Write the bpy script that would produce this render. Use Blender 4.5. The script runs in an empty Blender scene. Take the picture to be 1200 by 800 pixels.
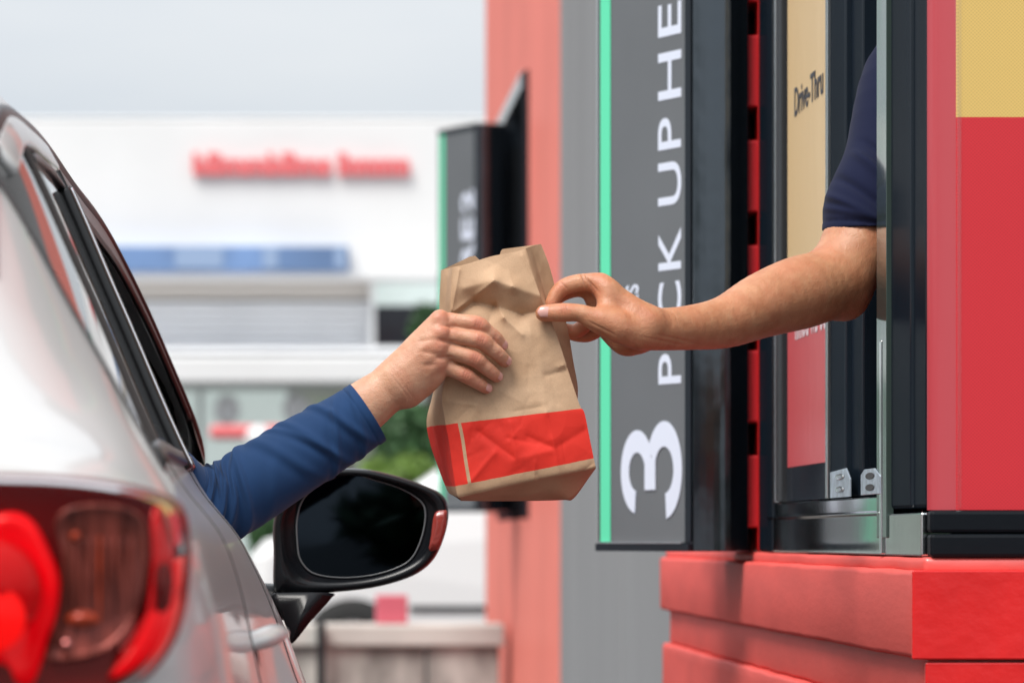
import bpy, bmesh, math, random
import numpy as np
from mathutils import Vector, Matrix, noise as mnoise
random.seed(7); rng = np.random.default_rng(7)
R = math.radians
SC = bpy.context.scene
COL = SC.collection

# ---------------------------------------------------------------- camera
H = 0.95            # lens height above the drive lane
F_PX = 4500.0       # 135 mm lens on a 36 mm sensor, over 1200 px
VX, VY = 345.0, 630.0
cd = bpy.data.cameras.new('camera'); cam = bpy.data.objects.new('camera', cd); COL.objects.link(cam)
cam.location = (0, 0, H); cam.rotation_euler = (R(90), 0, 0)
cd.sensor_width = 36; cd.lens = 135
cd.shift_x = (600 - VX) / 1200; cd.shift_y = (VY - 400) / 1200
cd.clip_start = 0.1; cd.clip_end = 2000
cd.dof.use_dof = True; cd.dof.focus_distance = 4.64; cd.dof.aperture_fstop = 7.0
SC.camera = cam
# ---------------------------------------------------------------- sky and sun
SUN_ELEV, SUN_AZ = 56, 218      # azimuth clockwise from +Y
w = bpy.data.worlds.new('World'); SC.world = w; w.use_nodes = True
nt = w.node_tree; N = nt.nodes; L = nt.links; N.clear()
out = N.new('ShaderNodeOutputWorld'); bg = N.new('ShaderNodeBackground'); sky = N.new('ShaderNodeTexSky')
sky.sky_type = 'NISHITA'; sky.sun_disc = False
sky.sun_elevation = R(SUN_ELEV); sky.sun_rotation = R(SUN_AZ); sky.air_density = 1.0; sky.dust_density = 2.0
tc = N.new('ShaderNodeTexCoord'); mp = N.new('ShaderNodeMapping'); mp.inputs['Scale'].default_value = (3, 3, 14)
nz = N.new('ShaderNodeTexNoise'); nz.inputs['Scale'].default_value = 1.3; nz.inputs['Detail'].default_value = 4
cr = N.new('ShaderNodeValToRGB')
cr.color_ramp.elements[0].position = .32; cr.color_ramp.elements[0].color = (4.2, 4.5, 4.85, 1)
cr.color_ramp.elements[1].position = .62; cr.color_ramp.elements[1].color = (4.95, 5.1, 5.25, 1)
mx = N.new('ShaderNodeMix'); mx.data_type = 'RGBA'; mx.inputs[0].default_value = .93
L.new(tc.outputs['Generated'], mp.inputs['Vector']); L.new(mp.outputs[0], nz.inputs['Vector'])
L.new(nz.outputs['Fac'], cr.inputs[0]); L.new(sky.outputs[0], mx.inputs[6]); L.new(cr.outputs[0], mx.inputs[7])
sz = N.new('ShaderNodeSeparateXYZ'); L.new(tc.outputs['Generated'], sz.inputs[0])
mr = N.new('ShaderNodeMapRange'); mr.inputs[1].default_value = 0; mr.inputs[2].default_value = 1; mr.inputs[3].default_value = 1; mr.inputs[4].default_value = 2.0
L.new(sz.outputs['Z'], mr.inputs[0]); vm = N.new('ShaderNodeVectorMath'); vm.operation = 'SCALE'; L.new(mx.outputs[2], vm.inputs[0]); L.new(mr.outputs[0], vm.inputs['Scale'])
L.new(vm.outputs[0], bg.inputs[0]); bg.inputs[1].default_value = 0.1
L.new(bg.outputs[0], out.inputs[0])
sd = bpy.data.lights.new('sun', 'SUN'); sun = bpy.data.objects.new('sun', sd); COL.objects.link(sun)
sd.energy = 2.4; sd.angle = R(30); sd.color = (1, .96, .9)
a = R(SUN_AZ); e = R(SUN_ELEV)
sdir = Vector((math.sin(a) * math.cos(e), math.cos(a) * math.cos(e), math.sin(e)))
sun.rotation_euler = sdir.to_track_quat('Z', 'Y').to_euler(); sun.location = sdir * 50
SC.view_settings.view_transform = 'Standard'; SC.view_settings.look = 'None'
SC.view_settings.exposure = 0.58; SC.view_settings.gamma = 1
SC.cycles.max_bounces = 8; SC.cycles.transparent_max_bounces = 12

# ---------------------------------------------------------------- helpers
def P(px, py, Y):
    return Vector(((px - VX) * Y / F_PX, Y, H + (VY - py) * Y / F_PX))
def PN(px, py, Y): return np.array(P(px, py, Y))

MATS = {}
def mat(name, color, rough=.5, metal=0., coat=0., bump=0., bscale=30., var=0., vscale=6., spec=.5, emis=None, estr=1.,
        trans=None, ior=1.5, matte=None, stretch=(1, 1, 1), sheen=0., detail=4., dist=.002):
    m = bpy.data.materials.new(name); m.use_nodes = True; nt = m.node_tree; N = nt.nodes; L = nt.links
    b = N['Principled BSDF']; c = tuple(color) + (1,)
    b.inputs['Base Color'].default_value = c; b.inputs['Roughness'].default_value = rough
    b.inputs['Metallic'].default_value = metal; b.inputs['Coat Weight'].default_value = coat
    b.inputs['Coat Roughness'].default_value = .05
    b.inputs['Specular IOR Level'].default_value = spec
    b.inputs['Sheen Weight'].default_value = sheen
    if bump or var:
        tc = N.new('ShaderNodeTexCoord'); mp = N.new('ShaderNodeMapping'); mp.inputs['Scale'].default_value = stretch
        L.new(tc.outputs['Object'], mp.inputs[0])
    if bump:
        n = N.new('ShaderNodeTexNoise'); n.inputs['Scale'].default_value = bscale; n.inputs['Detail'].default_value = detail
        bu = N.new('ShaderNodeBump'); bu.inputs['Strength'].default_value = bump; bu.inputs['Distance'].default_value = dist
        L.new(mp.outputs[0], n.inputs['Vector']); L.new(n.outputs['Fac'], bu.inputs['Height']); L.new(bu.outputs[0], b.inputs['Normal'])
    if var:
        n2 = N.new('ShaderNodeTexNoise'); n2.inputs['Scale'].default_value = vscale; n2.inputs['Detail'].default_value = 5
        r = N.new('ShaderNodeValToRGB'); r.color_ramp.elements[0].position = .3; r.color_ramp.elements[1].position = .7
        r.color_ramp.elements[0].color = tuple(max(0, x * (1 - var)) for x in color) + (1,)
        r.color_ramp.elements[1].color = tuple(min(1, x * (1 + var)) for x in color) + (1,)
        L.new(mp.outputs[0], n2.inputs['Vector']); L.new(n2.outputs['Fac'], r.inputs[0]); L.new(r.outputs[0], b.inputs['Base Color'])
    if emis:
        b.inputs['Emission Color'].default_value = tuple(emis) + (1,); b.inputs['Emission Strength'].default_value = estr
    if trans is not None:
        o = N['Material Output']; t = N.new('ShaderNodeBsdfTransparent'); t.inputs[0].default_value = tuple(trans) + (1,)
        g = N.new('ShaderNodeBsdfGlossy'); g.inputs['Roughness'].default_value = rough; g.inputs['Color'].default_value = (1, 1, 1, 1)
        f = N.new('ShaderNodeFresnel'); f.inputs[0].default_value = ior
        ms = N.new('ShaderNodeMixShader'); L.new(f.outputs[0], ms.inputs[0]); L.new(t.outputs[0], ms.inputs[1]); L.new(g.outputs[0], ms.inputs[2])
        L.new(ms.outputs[0], o.inputs[0])
    if matte is not None:      # painted or powder coated surface with an even, angle independent gloss
        o = N['Material Output']; d = N.new('ShaderNodeBsdfDiffuse'); g = N.new('ShaderNodeBsdfGlossy'); g.inputs['Roughness'].default_value = rough
        ms = N.new('ShaderNodeMixShader'); ms.inputs[0].default_value = matte; L.new(d.outputs[0], ms.inputs[1]); L.new(g.outputs[0], ms.inputs[2]); L.new(ms.outputs[0], o.inputs[0])
        d.inputs['Color'].default_value = c
        if b.inputs['Base Color'].links: L.new(b.inputs['Base Color'].links[0].from_socket, d.inputs['Color'])
        if b.inputs['Normal'].links:
            L.new(b.inputs['Normal'].links[0].from_socket, d.inputs['Normal']); L.new(b.inputs['Normal'].links[0].from_socket, g.inputs['Normal'])
    MATS[name] = m
    return m

def link(name, me, m=None, parent=None, smooth=False):
    o = bpy.data.objects.new(name, me); COL.objects.link(o)
    if m is not None and not me.materials:
        for q in (m if isinstance(m, (list, tuple)) else [m]): me.materials.append(q)
    if parent: o.parent = parent
    if smooth: me.polygons.foreach_set('use_smooth', [True] * len(me.polygons))
    return o
def mesh(name, v, f, m=None, parent=None, smooth=False):
    me = bpy.data.meshes.new(name)
    me.from_pydata([tuple(map(float, q)) for q in v], [], [tuple(map(int, q)) for q in f]); me.update()
    return link(name, me, m, parent, smooth)
def fixn(o):
    bm = bmesh.new(); bm.from_mesh(o.data); bmesh.ops.recalc_face_normals(bm, faces=bm.faces); bm.to_mesh(o.data); bm.free(); return o
def tag(o, label=None, cat=None, group=None, kind=None):
    if label: o['label'] = label
    if cat: o['category'] = cat
    if group: o['group'] = group
    if kind: o['kind'] = kind
    return o
def empty(name, loc, label, cat, group=None):
    o = bpy.data.objects.new(name, None); COL.objects.link(o); o['label'] = label; o['category'] = cat
    if group: o['group'] = group
    # parts are modelled in world coordinates: keep the root at the origin's transform but record its base
    o.empty_display_size = .1
    o.location = loc; ROOTS.append(o)
    return o
ROOTS = []
def bm_obj(name, bm, m, parent=None, smooth=False):
    me = bpy.data.meshes.new(name); bm.to_mesh(me); bm.free(); return link(name, me, m, parent, smooth)
def box_bm(bm, x0, x1, y0, y1, z0, z1):
    v = [bm.verts.new(c) for c in [(x0,y0,z0),(x1,y0,z0),(x1,y1,z0),(x0,y1,z0),(x0,y0,z1),(x1,y0,z1),(x1,y1,z1),(x0,y1,z1)]]
    for f in [(0,3,2,1),(4,5,6,7),(0,1,5,4),(1,2,6,5),(2,3,7,6),(3,0,4,7)]: bm.faces.new([v[i] for i in f])
def box(name, x0, x1, y0, y1, z0, z1, m, parent=None, bevel=.002, seg=2):
    bm = bmesh.new(); box_bm(bm, x0, x1, y0, y1, z0, z1)
    if bevel: bmesh.ops.bevel(bm, geom=bm.edges[:], offset=bevel, segments=seg, profile=.5, affect='EDGES')
    return bm_obj(name, bm, m, parent)
def prism(name, poly, z0, z1, m, parent=None, bevel=.002):
    bm = bmesh.new(); n = len(poly)
    lo = [bm.verts.new((x, y, z0)) for x, y in poly]; hi = [bm.verts.new((x, y, z1)) for x, y in poly]
    bm.faces.new(lo[::-1]); bm.faces.new(hi)
    for i in range(n): bm.faces.new((lo[i], lo[(i+1) % n], hi[(i+1) % n], hi[i]))
    bmesh.ops.recalc_face_normals(bm, faces=bm.faces)
    if bevel: bmesh.ops.bevel(bm, geom=bm.edges[:], offset=bevel, segments=2, profile=.5, affect='EDGES')
    return bm_obj(name, bm, m, parent)
def text_mesh(name, s, origin, right, up, width, height, m, parent=None, bold=0., depth=.0008, lift=.001, space=1.0):
    c = bpy.data.curves.new(name, 'FONT'); c.body = s; c.offset = bold; c.space_character = space; c.resolution_u = 6
    o = bpy.data.objects.new(name, c); COL.objects.link(o)
    dg = bpy.context.evaluated_depsgraph_get(); me = bpy.data.meshes.new_from_object(o.evaluated_get(dg))
    bpy.data.objects.remove(o); bpy.data.curves.remove(c)
    v = np.array([q.co for q in me.vertices]); mn = v.min(0); mxx = v.max(0); sz = mxx - mn
    right = np.array(right, float); up = np.array(up, float); nrm = np.cross(right, up)
    org = np.array(origin, float)
    for q in me.vertices:
        t = (np.array(q.co) - mn); t = (t[0] / sz[0] * width, t[1] / sz[1] * height)
        q.co = org + right * t[0] + up * t[1] + nrm * lift
    me.name = name
    bm = bmesh.new(); bm.from_mesh(me)
    bmesh.ops.remove_doubles(bm, verts=bm.verts, dist=1e-6)
    r = bmesh.ops.extrude_face_region(bm, geom=bm.faces[:])
    bmesh.ops.translate(bm, verts=[g for g in r['geom'] if isinstance(g, bmesh.types.BMVert)], vec=Vector(nrm * depth))
    bm.to_mesh(me); bm.free()
    me.materials.clear(); me.polygons.foreach_set('use_smooth', [False]*len(me.polygons))
    for at_ in [q_.name for q_ in me.attributes if q_.name in ('sharp_face', 'custom_normal')]: me.attributes.remove(me.attributes[at_])
    me.polygons.foreach_set('use_smooth', [False]*len(me.polygons)); me.update()
    return link(name, me, m, parent)

def catmull(pts, x):
    """pts: (n,k) array, x: float parameter array in 0..n-1"""
    pts = np.asarray(pts, float); n = len(pts); x = np.clip(np.asarray(x, float), 0, n - 1 - 1e-9)
    i = np.floor(x).astype(int); t = (x - i)[..., None]
    g = lambda j: pts[np.clip(j, 0, n - 1)]
    p0, p1, p2, p3 = g(i-1), g(i), g(i+1), g(i+2)
    return .5*((2*p1) + (-p0+p2)*t + (2*p0-5*p1+4*p2-p3)*t*t + (-p0+3*p1-3*p2+p3)*t**3)
def grid_faces(nu, nv, wrap=False):
    f = []
    for i in range(nu - 1):
        for j in range(nv if wrap else nv - 1):
            k = (j + 1) % nv
            f.append((i*nv + j, (i+1)*nv + j, (i+1)*nv + k, i*nv + k))
    return f
def tube(name, path, radii, m, parent=None, n=12, up=(0, 1, 0), caps=True, sub=1):
    """path: list of points; radii: list of (a,b) or r"""
    path = np.array([list(p) for p in path], float)
    rad = np.array([(r, r) if np.isscalar(r) else r for r in radii], float)
    if sub > 1:
        x = np.linspace(0, len(path) - 1, (len(path) - 1)*sub + 1); path = catmull(path, x); rad = catmull(rad, x)
    T = np.gradient(path, axis=0); T /= np.linalg.norm(T, axis=1)[:, None]
    up = np.array(up, float); A = np.cross(T, up); A /= np.linalg.norm(A, axis=1)[:, None]; B = np.cross(A, T)
    th = np.linspace(0, 2*np.pi, n, endpoint=False)
    V = path[:, None] + A[:, None]*(np.cos(th)[None, :, None]*rad[:, 0][:, None, None]) + B[:, None]*(np.sin(th)[None, :, None]*rad[:, 1][:, None, None])
    f = grid_faces(len(path), n, True)
    if caps: f += [tuple(range(n))[::-1], tuple(range((len(path)-1)*n, len(path)*n))]
    o = mesh(name, V.reshape(-1, 3), f, m, parent, True); fixn(o); return o
def blob(name, outline, center, rings, m, parent=None, rot=None, close=False):
    """star-shaped outline in image px -> rings list of (scale, Y or fn(px,py)->Y). """
    ol = np.array(outline, float); c = np.array(center, float); n = len(ol); V = []; f = []
    for s, Y in rings:
        for q in ol:
            p = c + (q - c)*s; V.append(P(p[0], p[1], Y(p[0], p[1]) if callable(Y) else Y))
    for i in range(len(rings) - 1):
        for j in range(n): f.append((i*n+j, i*n+(j+1) % n, (i+1)*n+(j+1) % n, (i+1)*n+j))
    f.append(tuple(range((len(rings)-1)*n, len(rings)*n)))
    if close: f.append(tuple(range(n))[::-1])
    return fixn(mesh(name, V, f, m, parent, True))
def smooth_outline(pts, per=5):
    p = np.array(pts, float); n = len(p); q = np.vstack([p[-1:], p, p[:2]]); x = np.linspace(1, n + 1, n*per, endpoint=False)
    return catmull(q, x)

# ---------------------------------------------------------------- signed distance bodies
class Sdf:
    def __init__(s, xs, ys, zs):
        s.ax = [np.asarray(q, np.float32) for q in (xs, ys, zs)]
        s.F = np.full([len(q) for q in s.ax], .03, np.float32)
    def sl(s, lo, hi):
        r = []
        for q, a_, b_ in zip(s.ax, lo, hi):
            i = max(0, np.searchsorted(q, a_) - 1); j = min(len(q), np.searchsorted(q, b_) + 1); r.append(slice(i, max(j, i)))
        return tuple(r)
    def pts(s, sl):
        return s.ax[0][sl[0]][:, None, None], s.ax[1][sl[1]][None, :, None], s.ax[2][sl[2]][None, None, :]
    @staticmethod
    def cone(X, Y, Z, a, b, ra, rb, flat=None):
        a = np.asarray(a, np.float32); b = np.asarray(b, np.float32); d = b - a; dd = float(d @ d) + 1e-12
        px, py, pz = X - a[0], Y - a[1], Z - a[2]
        h = np.clip((px*d[0] + py*d[1] + pz*d[2])/dd, 0, 1)
        qx, qy, qz = px - h*d[0], py - h*d[1], pz - h*d[2]
        r2 = qx*qx + qy*qy + qz*qz
        if flat is not None:
            n, f = flat; n = np.asarray(n, np.float32); n = n/np.linalg.norm(n); dn = qx*n[0] + qy*n[1] + qz*n[2]
            r2 = r2 + dn*dn*(1/(f*f) - 1)
        return np.sqrt(r2) - (ra + (rb - ra)*h)
    @staticmethod
    def smin(a_, b_, k):
        h = np.maximum(k - np.abs(a_ - b_), 0)/k
        return np.minimum(a_, b_) - h*h*k*.25
    def chain(s, pts, rad, k=.004, kin=.004, flat=None, sub=False, dense=6):
        pts = [np.array(list(p), float) for p in pts]; rad = list(rad)
        if len(pts) > 2 and dense > 1:
            xx = np.linspace(0, len(pts) - 1, (len(pts) - 1)*dense + 1); pts = list(catmull(np.array(pts), xx)); rad = list(catmull(np.array(rad)[:, None], xx)[:, 0]); kin = .0006
        m = max(rad) + .012 + k
        lo = np.min(pts, 0) - m; hi = np.max(pts, 0) + m; sl = s.sl(lo, hi); X, Y, Z = s.pts(sl); D = None
        for i in range(max(1, len(pts) - 1)):
            j = min(i + 1, len(pts) - 1)
            d = s.cone(X, Y, Z, pts[i], pts[j], rad[i], rad[j], flat)
            D = d if D is None else s.smin(D, d, kin)
        if sub: s.F[sl] = -s.smin(-s.F[sl], D, k)
        else: s.F[sl] = s.smin(s.F[sl], D.astype(np.float32), k)
    def net(s):
        F = s.F; I = F < 0; nx, ny, nz = F.shape
        c = np.zeros((nx-1, ny-1, nz-1), np.uint8)
        offs = [(i, j, k) for i in (0, 1) for j in (0, 1) for k in (0, 1)]
        for i, j, k in offs: c += I[i:nx-1+i, j:ny-1+j, k:nz-1+k]
        act = np.argwhere((c > 0) & (c < 8)); idx = np.full(c.shape, -1, np.int32); idx[tuple(act.T)] = np.arange(len(act))
        vals = {o: F[act[:, 0]+o[0], act[:, 1]+o[1], act[:, 2]+o[2]] for o in offs}
        acc = np.zeros((len(act), 3)); cnt = np.zeros(len(act))
        cor = {o: np.stack([s.ax[d][act[:, d] + o[d]] for d in range(3)], 1) for o in offs}
        for o in offs:
            for d in range(3):
                if o[d] == 0:
                    q = list(o); q[d] = 1; q = tuple(q); va, vb = vals[o], vals[q]; mk = (va < 0) != (vb < 0)
                    t = va[mk]/(va[mk] - vb[mk]); acc[mk] += cor[o][mk]*(1 - t)[:, None] + cor[q][mk]*t[:, None]; cnt[mk] += 1
        V = acc/cnt[:, None]; faces = []
        for d in range(3):
            e1, e2 = [(1, 2), (2, 0), (0, 1)][d]
            A = [slice(None)]*3; B = [slice(None)]*3; A[d] = slice(0, -1); B[d] = slice(1, None)
            a_, b_ = I[tuple(A)], I[tuple(B)]; ch = a_ != b_
            for e_ in (e1, e2):
                g = [slice(None)]*3; g[e_] = slice(0, 1); ch[tuple(g)] = False; g[e_] = slice(-1, None); ch[tuple(g)] = False
            p = np.argwhere(ch); fl = a_[tuple(p.T)]
            def cell(u, v_):
                q = p.copy(); q[:, e1] -= u; q[:, e2] -= v_; return idx[tuple(q.T)]
            q4 = np.stack([cell(1, 1), cell(0, 1), cell(0, 0), cell(1, 0)], 1)
            q4[~fl] = q4[~fl][:, ::-1]; faces.append(q4)
        return V, np.concatenate(faces)
def nmesh(name, V, Fq, m, parent=None):
    me = bpy.data.meshes.new(name); V = np.asarray(V, np.float32); Fq = np.asarray(Fq, np.int32)
    me.vertices.add(len(V)); me.vertices.foreach_set('co', V.ravel())
    me.loops.add(Fq.size); me.loops.foreach_set('vertex_index', Fq.ravel())
    me.polygons.add(len(Fq)); me.polygons.foreach_set('loop_start', np.arange(0, Fq.size, 4, dtype=np.int32))
    try: me.polygons.foreach_set('loop_total', np.full(len(Fq), 4, np.int32))
    except Exception: pass
    me.polygons.foreach_set('use_smooth', np.ones(len(Fq), bool)); me.update(calc_edges=True); me.validate()
    return link(name, me, m, parent)
def axis(*seg):
    """seg: (start, end, step) pieces"""
    out_ = []
    for a_, b_, s_ in seg: out_ += list(np.arange(a_, b_ - s_*.3, s_))
    out_.append(seg[-1][1]); return np.array(out_)

# ---------------------------------------------------------------- materials
def two_tone(name, split_z, top, bottom, rough, dots=.42, rows=900.):
    m = mat(name, top, rough=rough, coat=.0); nt = m.node_tree; N = nt.nodes; L = nt.links; b = N['Principled BSDF']
    g = N.new('ShaderNodeNewGeometry'); s = N.new('ShaderNodeSeparateXYZ'); L.new(g.outputs['Position'], s.inputs[0])
    c = N.new('ShaderNodeMath'); c.operation = 'GREATER_THAN'; c.inputs[1].default_value = split_z; L.new(s.outputs['Z'], c.inputs[0])
    mx = N.new('ShaderNodeMix'); mx.data_type = 'RGBA'; L.new(c.outputs[0], mx.inputs[0])
    mx.inputs[6].default_value = tuple(bottom) + (1,); mx.inputs[7].default_value = tuple(top) + (1,)
    # perforated film: staggered dots
    sx = N.new('ShaderNodeMath'); sx.operation = 'ADD'; L.new(s.outputs['X'], sx.inputs[0]); L.new(s.outputs['Y'], sx.inputs[1])
    def sn(src, fr, ph=0):
        a_ = N.new('ShaderNodeMath'); a_.operation = 'MULTIPLY_ADD'; a_.inputs[1].default_value = fr; a_.inputs[2].default_value = ph; L.new(src, a_.inputs[0])
        b_ = N.new('ShaderNodeMath'); b_.operation = 'SINE'; L.new(a_.outputs[0], b_.inputs[0]); return b_.outputs[0]
    mu = N.new('ShaderNodeMath'); mu.operation = 'MULTIPLY'; L.new(sn(sx.outputs[0], rows), mu.inputs[0]); L.new(sn(s.outputs['Z'], rows), mu.inputs[1])
    r = N.new('ShaderNodeMapRange'); r.inputs[1].default_value = -.2; r.inputs[2].default_value = 1.0; r.inputs[3].default_value = 0; r.inputs[4].default_value = dots
    L.new(mu.outputs[0], r.inputs[0])
    m2 = N.new('ShaderNodeMix'); m2.data_type = 'RGBA'; m2.blend_type = 'MULTIPLY'; L.new(r.outputs[0], m2.inputs[0]); L.new(mx.outputs[2], m2.inputs[6]); m2.inputs[7].default_value = (.45, .4, .35, 1)
    L.new(m2.outputs[2], b.inputs['Base Color'])
    n = N.new('ShaderNodeTexNoise'); n.inputs['Scale'].default_value = 7; bu = N.new('ShaderNodeBump'); bu.inputs['Strength'].default_value = .25; bu.inputs['Distance'].default_value = .004
    L.new(n.outputs['Fac'], bu.inputs['Height']); L.new(bu.outputs[0], b.inputs['Normal'])
    return m
red_wall = mat('red_wall_paint', (.70, .105, .09), rough=.3, matte=.09, bump=.12, bscale=60, var=.10, vscale=7, stretch=(1, .5, 2.2), dist=.003)  # older coat, paled further by grazing sheen put into its colour
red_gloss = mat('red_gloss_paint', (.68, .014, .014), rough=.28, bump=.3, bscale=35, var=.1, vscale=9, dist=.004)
grey_wall = mat('grey_wall_paint', (.29, .29, .295), rough=.5, matte=.03, bump=.12, bscale=30, var=.06, vscale=2, stretch=(1, 1, .2))
black_frame = mat('black_frame', (.007, .012, .019), rough=.25, matte=.05, bump=.12, bscale=40, var=.3, vscale=3, stretch=(1, 1, .1))
black_matt = mat('black_matt', (.01, .012, .015), rough=.55)
black_film = mat('wrinkled_black_film', (.10, .115, .13), rough=.14, metal=1, bump=.3, bscale=8, detail=3, dist=.006, stretch=(1, 1, .8))
rubber = mat('black_rubber', (.005, .007, .010), rough=.5, spec=.12, bump=.2, bscale=60)
interior = mat('dark_interior', (.012, .012, .013), rough=.8)
steel = mat('polished_steel', (.62, .64, .64), rough=.07, metal=1, bump=.05, bscale=10, var=.08, vscale=8)
zinc = mat('zinc_bracket', (.50, .58, .66), rough=.35, metal=.7, bump=.3, bscale=80, var=.25, vscale=60)
red_block = mat('red_block_paint', (.85, .03, .04), rough=.35, bump=.3, bscale=50)
hole = mat('screw_hole', (.02, .02, .02), rough=.5)
alu = mat('aluminium_edge', (.5, .52, .52), rough=.25, metal=1)
sign_grey = mat('sign_grey_face', (.135, .145, .155), rough=.4, matte=.05, var=.05, vscale=4)
sign_green = mat('sign_green', (.08, .60, .34), rough=.35, emis=(.08, .6, .34), estr=.12)
sign_white = mat('sign_white_letters', (.60, .64, .74), rough=.5, emis=(.7, .75, .9), estr=.10)
text_dark = mat('poster_text_dark', (.03, .03, .04), rough=.5)
text_white = mat('poster_text_white', (.75, .6, .62), rough=.5)
Z_SPLIT_PANE = P(945, 303, 5.33).z
poster_pane = two_tone('pane_poster_print', Z_SPLIT_PANE, (.86, .60, .30), (.68, .07, .08), .3, dots=.25, rows=1700.)
poster_front = two_tone('front_poster_print', P(1150, 138, 4.29).z, (.72, .49, .145), (.62, .018, .030), .6, rows=1550.)
poster_band = mat('poster_side_film', (.50, .055, .07), rough=.3, matte=.08, bump=.1, bscale=20)
clear_film = mat('clear_film', (.9, .9, .9), rough=.12, trans=(.97, .97, .97))
glass_edge = mat('glass_edge', (.08, .115, .105), rough=.1, metal=.5, bump=.2, bscale=8, stretch=(1, 1, .3))
car_paint = mat('silver_car_paint', (.54, .535, .53), rough=.42, metal=.1, coat=.6)
car_glass = mat('car_window_glass', (.1, .12, .12), rough=.02, trans=(.70, .76, .76), ior=1.28)
car_black = mat('car_black_trim', (.010, .010, .011), rough=.3)
car_brown = mat('window_rubber', (.055, .045, .042), rough=.5)
car_dark = mat('car_cabin_dark', (.01, .01, .01), rough=.8)
mirror_black = mat('mirror_satin_black', (.006, .007, .009), rough=.24, spec=.35)
mirror_glass = mat('mirror_glass', (.018, .024, .032), rough=.03, metal=1)
chrome = mat('bright_trim', (.75, .76, .78), rough=.15, metal=1)
rubber_tyre = mat('tyre_rubber', (.015, .015, .015), rough=.8)
lamp_dark = mat('lamp_dark_red', (.10, .002, .004), rough=.12, coat=.25)
lamp_red = mat('lamp_red', (.38, .001, .005), rough=.12, coat=.25, emis=(.8, .0, .01), estr=.14)
lamp_lit = mat('lamp_brake_lit', (.6, .0, .008), rough=.15, coat=.25, emis=(1, .0, .012), estr=.24)
lamp_hot = mat('lamp_hot_spot', (.8, .01, .01), rough=.2, coat=.25, emis=(1, .01, .012), estr=.30)
lamp_smoke = mat('lamp_smoked_chamber', (.16, .10, .08), rough=.15, coat=1, var=.8, vscale=40, bump=.5, bscale=60, stretch=(6, 1, .5))
lamp_amber = mat('lamp_amber', (.34, .11, .03), rough=.2, coat=1, var=.5, vscale=90)
lamp_cover = mat('lamp_clear_cover', (1, .8, .8), rough=.06, trans=(.95, .55, .52), ior=1.12)
nail = mat('fingernail', (.66, .35, .30), rough=.26, coat=.3)
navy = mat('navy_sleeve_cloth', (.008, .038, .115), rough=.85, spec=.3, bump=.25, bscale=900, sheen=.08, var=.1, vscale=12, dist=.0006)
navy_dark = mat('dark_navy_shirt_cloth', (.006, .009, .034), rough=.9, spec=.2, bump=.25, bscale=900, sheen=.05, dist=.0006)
hair = mat('black_hair', (.012, .01, .009), rough=.5, bump=.6, bscale=60, stretch=(6, 6, 1))
asphalt = mat('asphalt', (.055, .055, .055), rough=.9, bump=.5, bscale=60, var=.25, vscale=.6)
concrete = mat('weathered_concrete', (.42, .40, .37), rough=.9, bump=.5, bscale=12, var=.75, vscale=5, stretch=(1, 1, .5))
concrete_top = mat('pale_concrete_cap', (.62, .60, .56), rough=.9, bump=.3, bscale=20, var=.1, vscale=3)
white_wall = mat('white_render', (.80, .80, .80), rough=.7, var=.03, vscale=1)
white_panel = mat('white_panel', (.78, .79, .81), rough=.6, var=.05, vscale=2)
beige_wall = mat('beige_soffit', (.62, .58, .54), rough=.8)
blue_board = mat('blue_signboard', (.15, .25, .46), rough=.5, var=.25, vscale=1.2)  # blue paled in its colour for the haze of distance
blue_pale = mat('pale_blue_panel', (.28, .38, .56), rough=.5)
red_letter = mat('red_letters', (.82, .17, .18), rough=.5)  # distance haze lightened into the red
shop_glass = mat('shopfront_glass', (.62, .70, .68), rough=.12, var=.15, vscale=.8, emis=(.75, .85, .82), estr=.32)  # emission added to lift panes shaded under the canopy
shop_glass_dark = mat('dark_shop_glass', (.30, .33, .28), rough=.12, var=.5, vscale=1, emis=(.5, .55, .48), estr=.18)  # darker panes, given the same added glow
dark_glass = mat('dark_window', (.02, .025, .035), rough=.1)
white_car = mat('white_car_paint', (.78, .78, .78), rough=.3, coat=.5)
pink = mat('pink_plastic', (.65, .14, .19), rough=.5)
bark = mat('bark', (.09, .06, .04), rough=.9, bump=.6, bscale=20)
leaf_d = mat('leaf_green', (.035, .09, .03), rough=.6, var=.5, vscale=4)
leaf_l = mat('leaf_yellow_green', (.16, .26, .05), rough=.6, var=.4, vscale=4)
leaf_m = mat('leaf_mid_green', (.06, .14, .05), rough=.6, var=.4, vscale=4)

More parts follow.
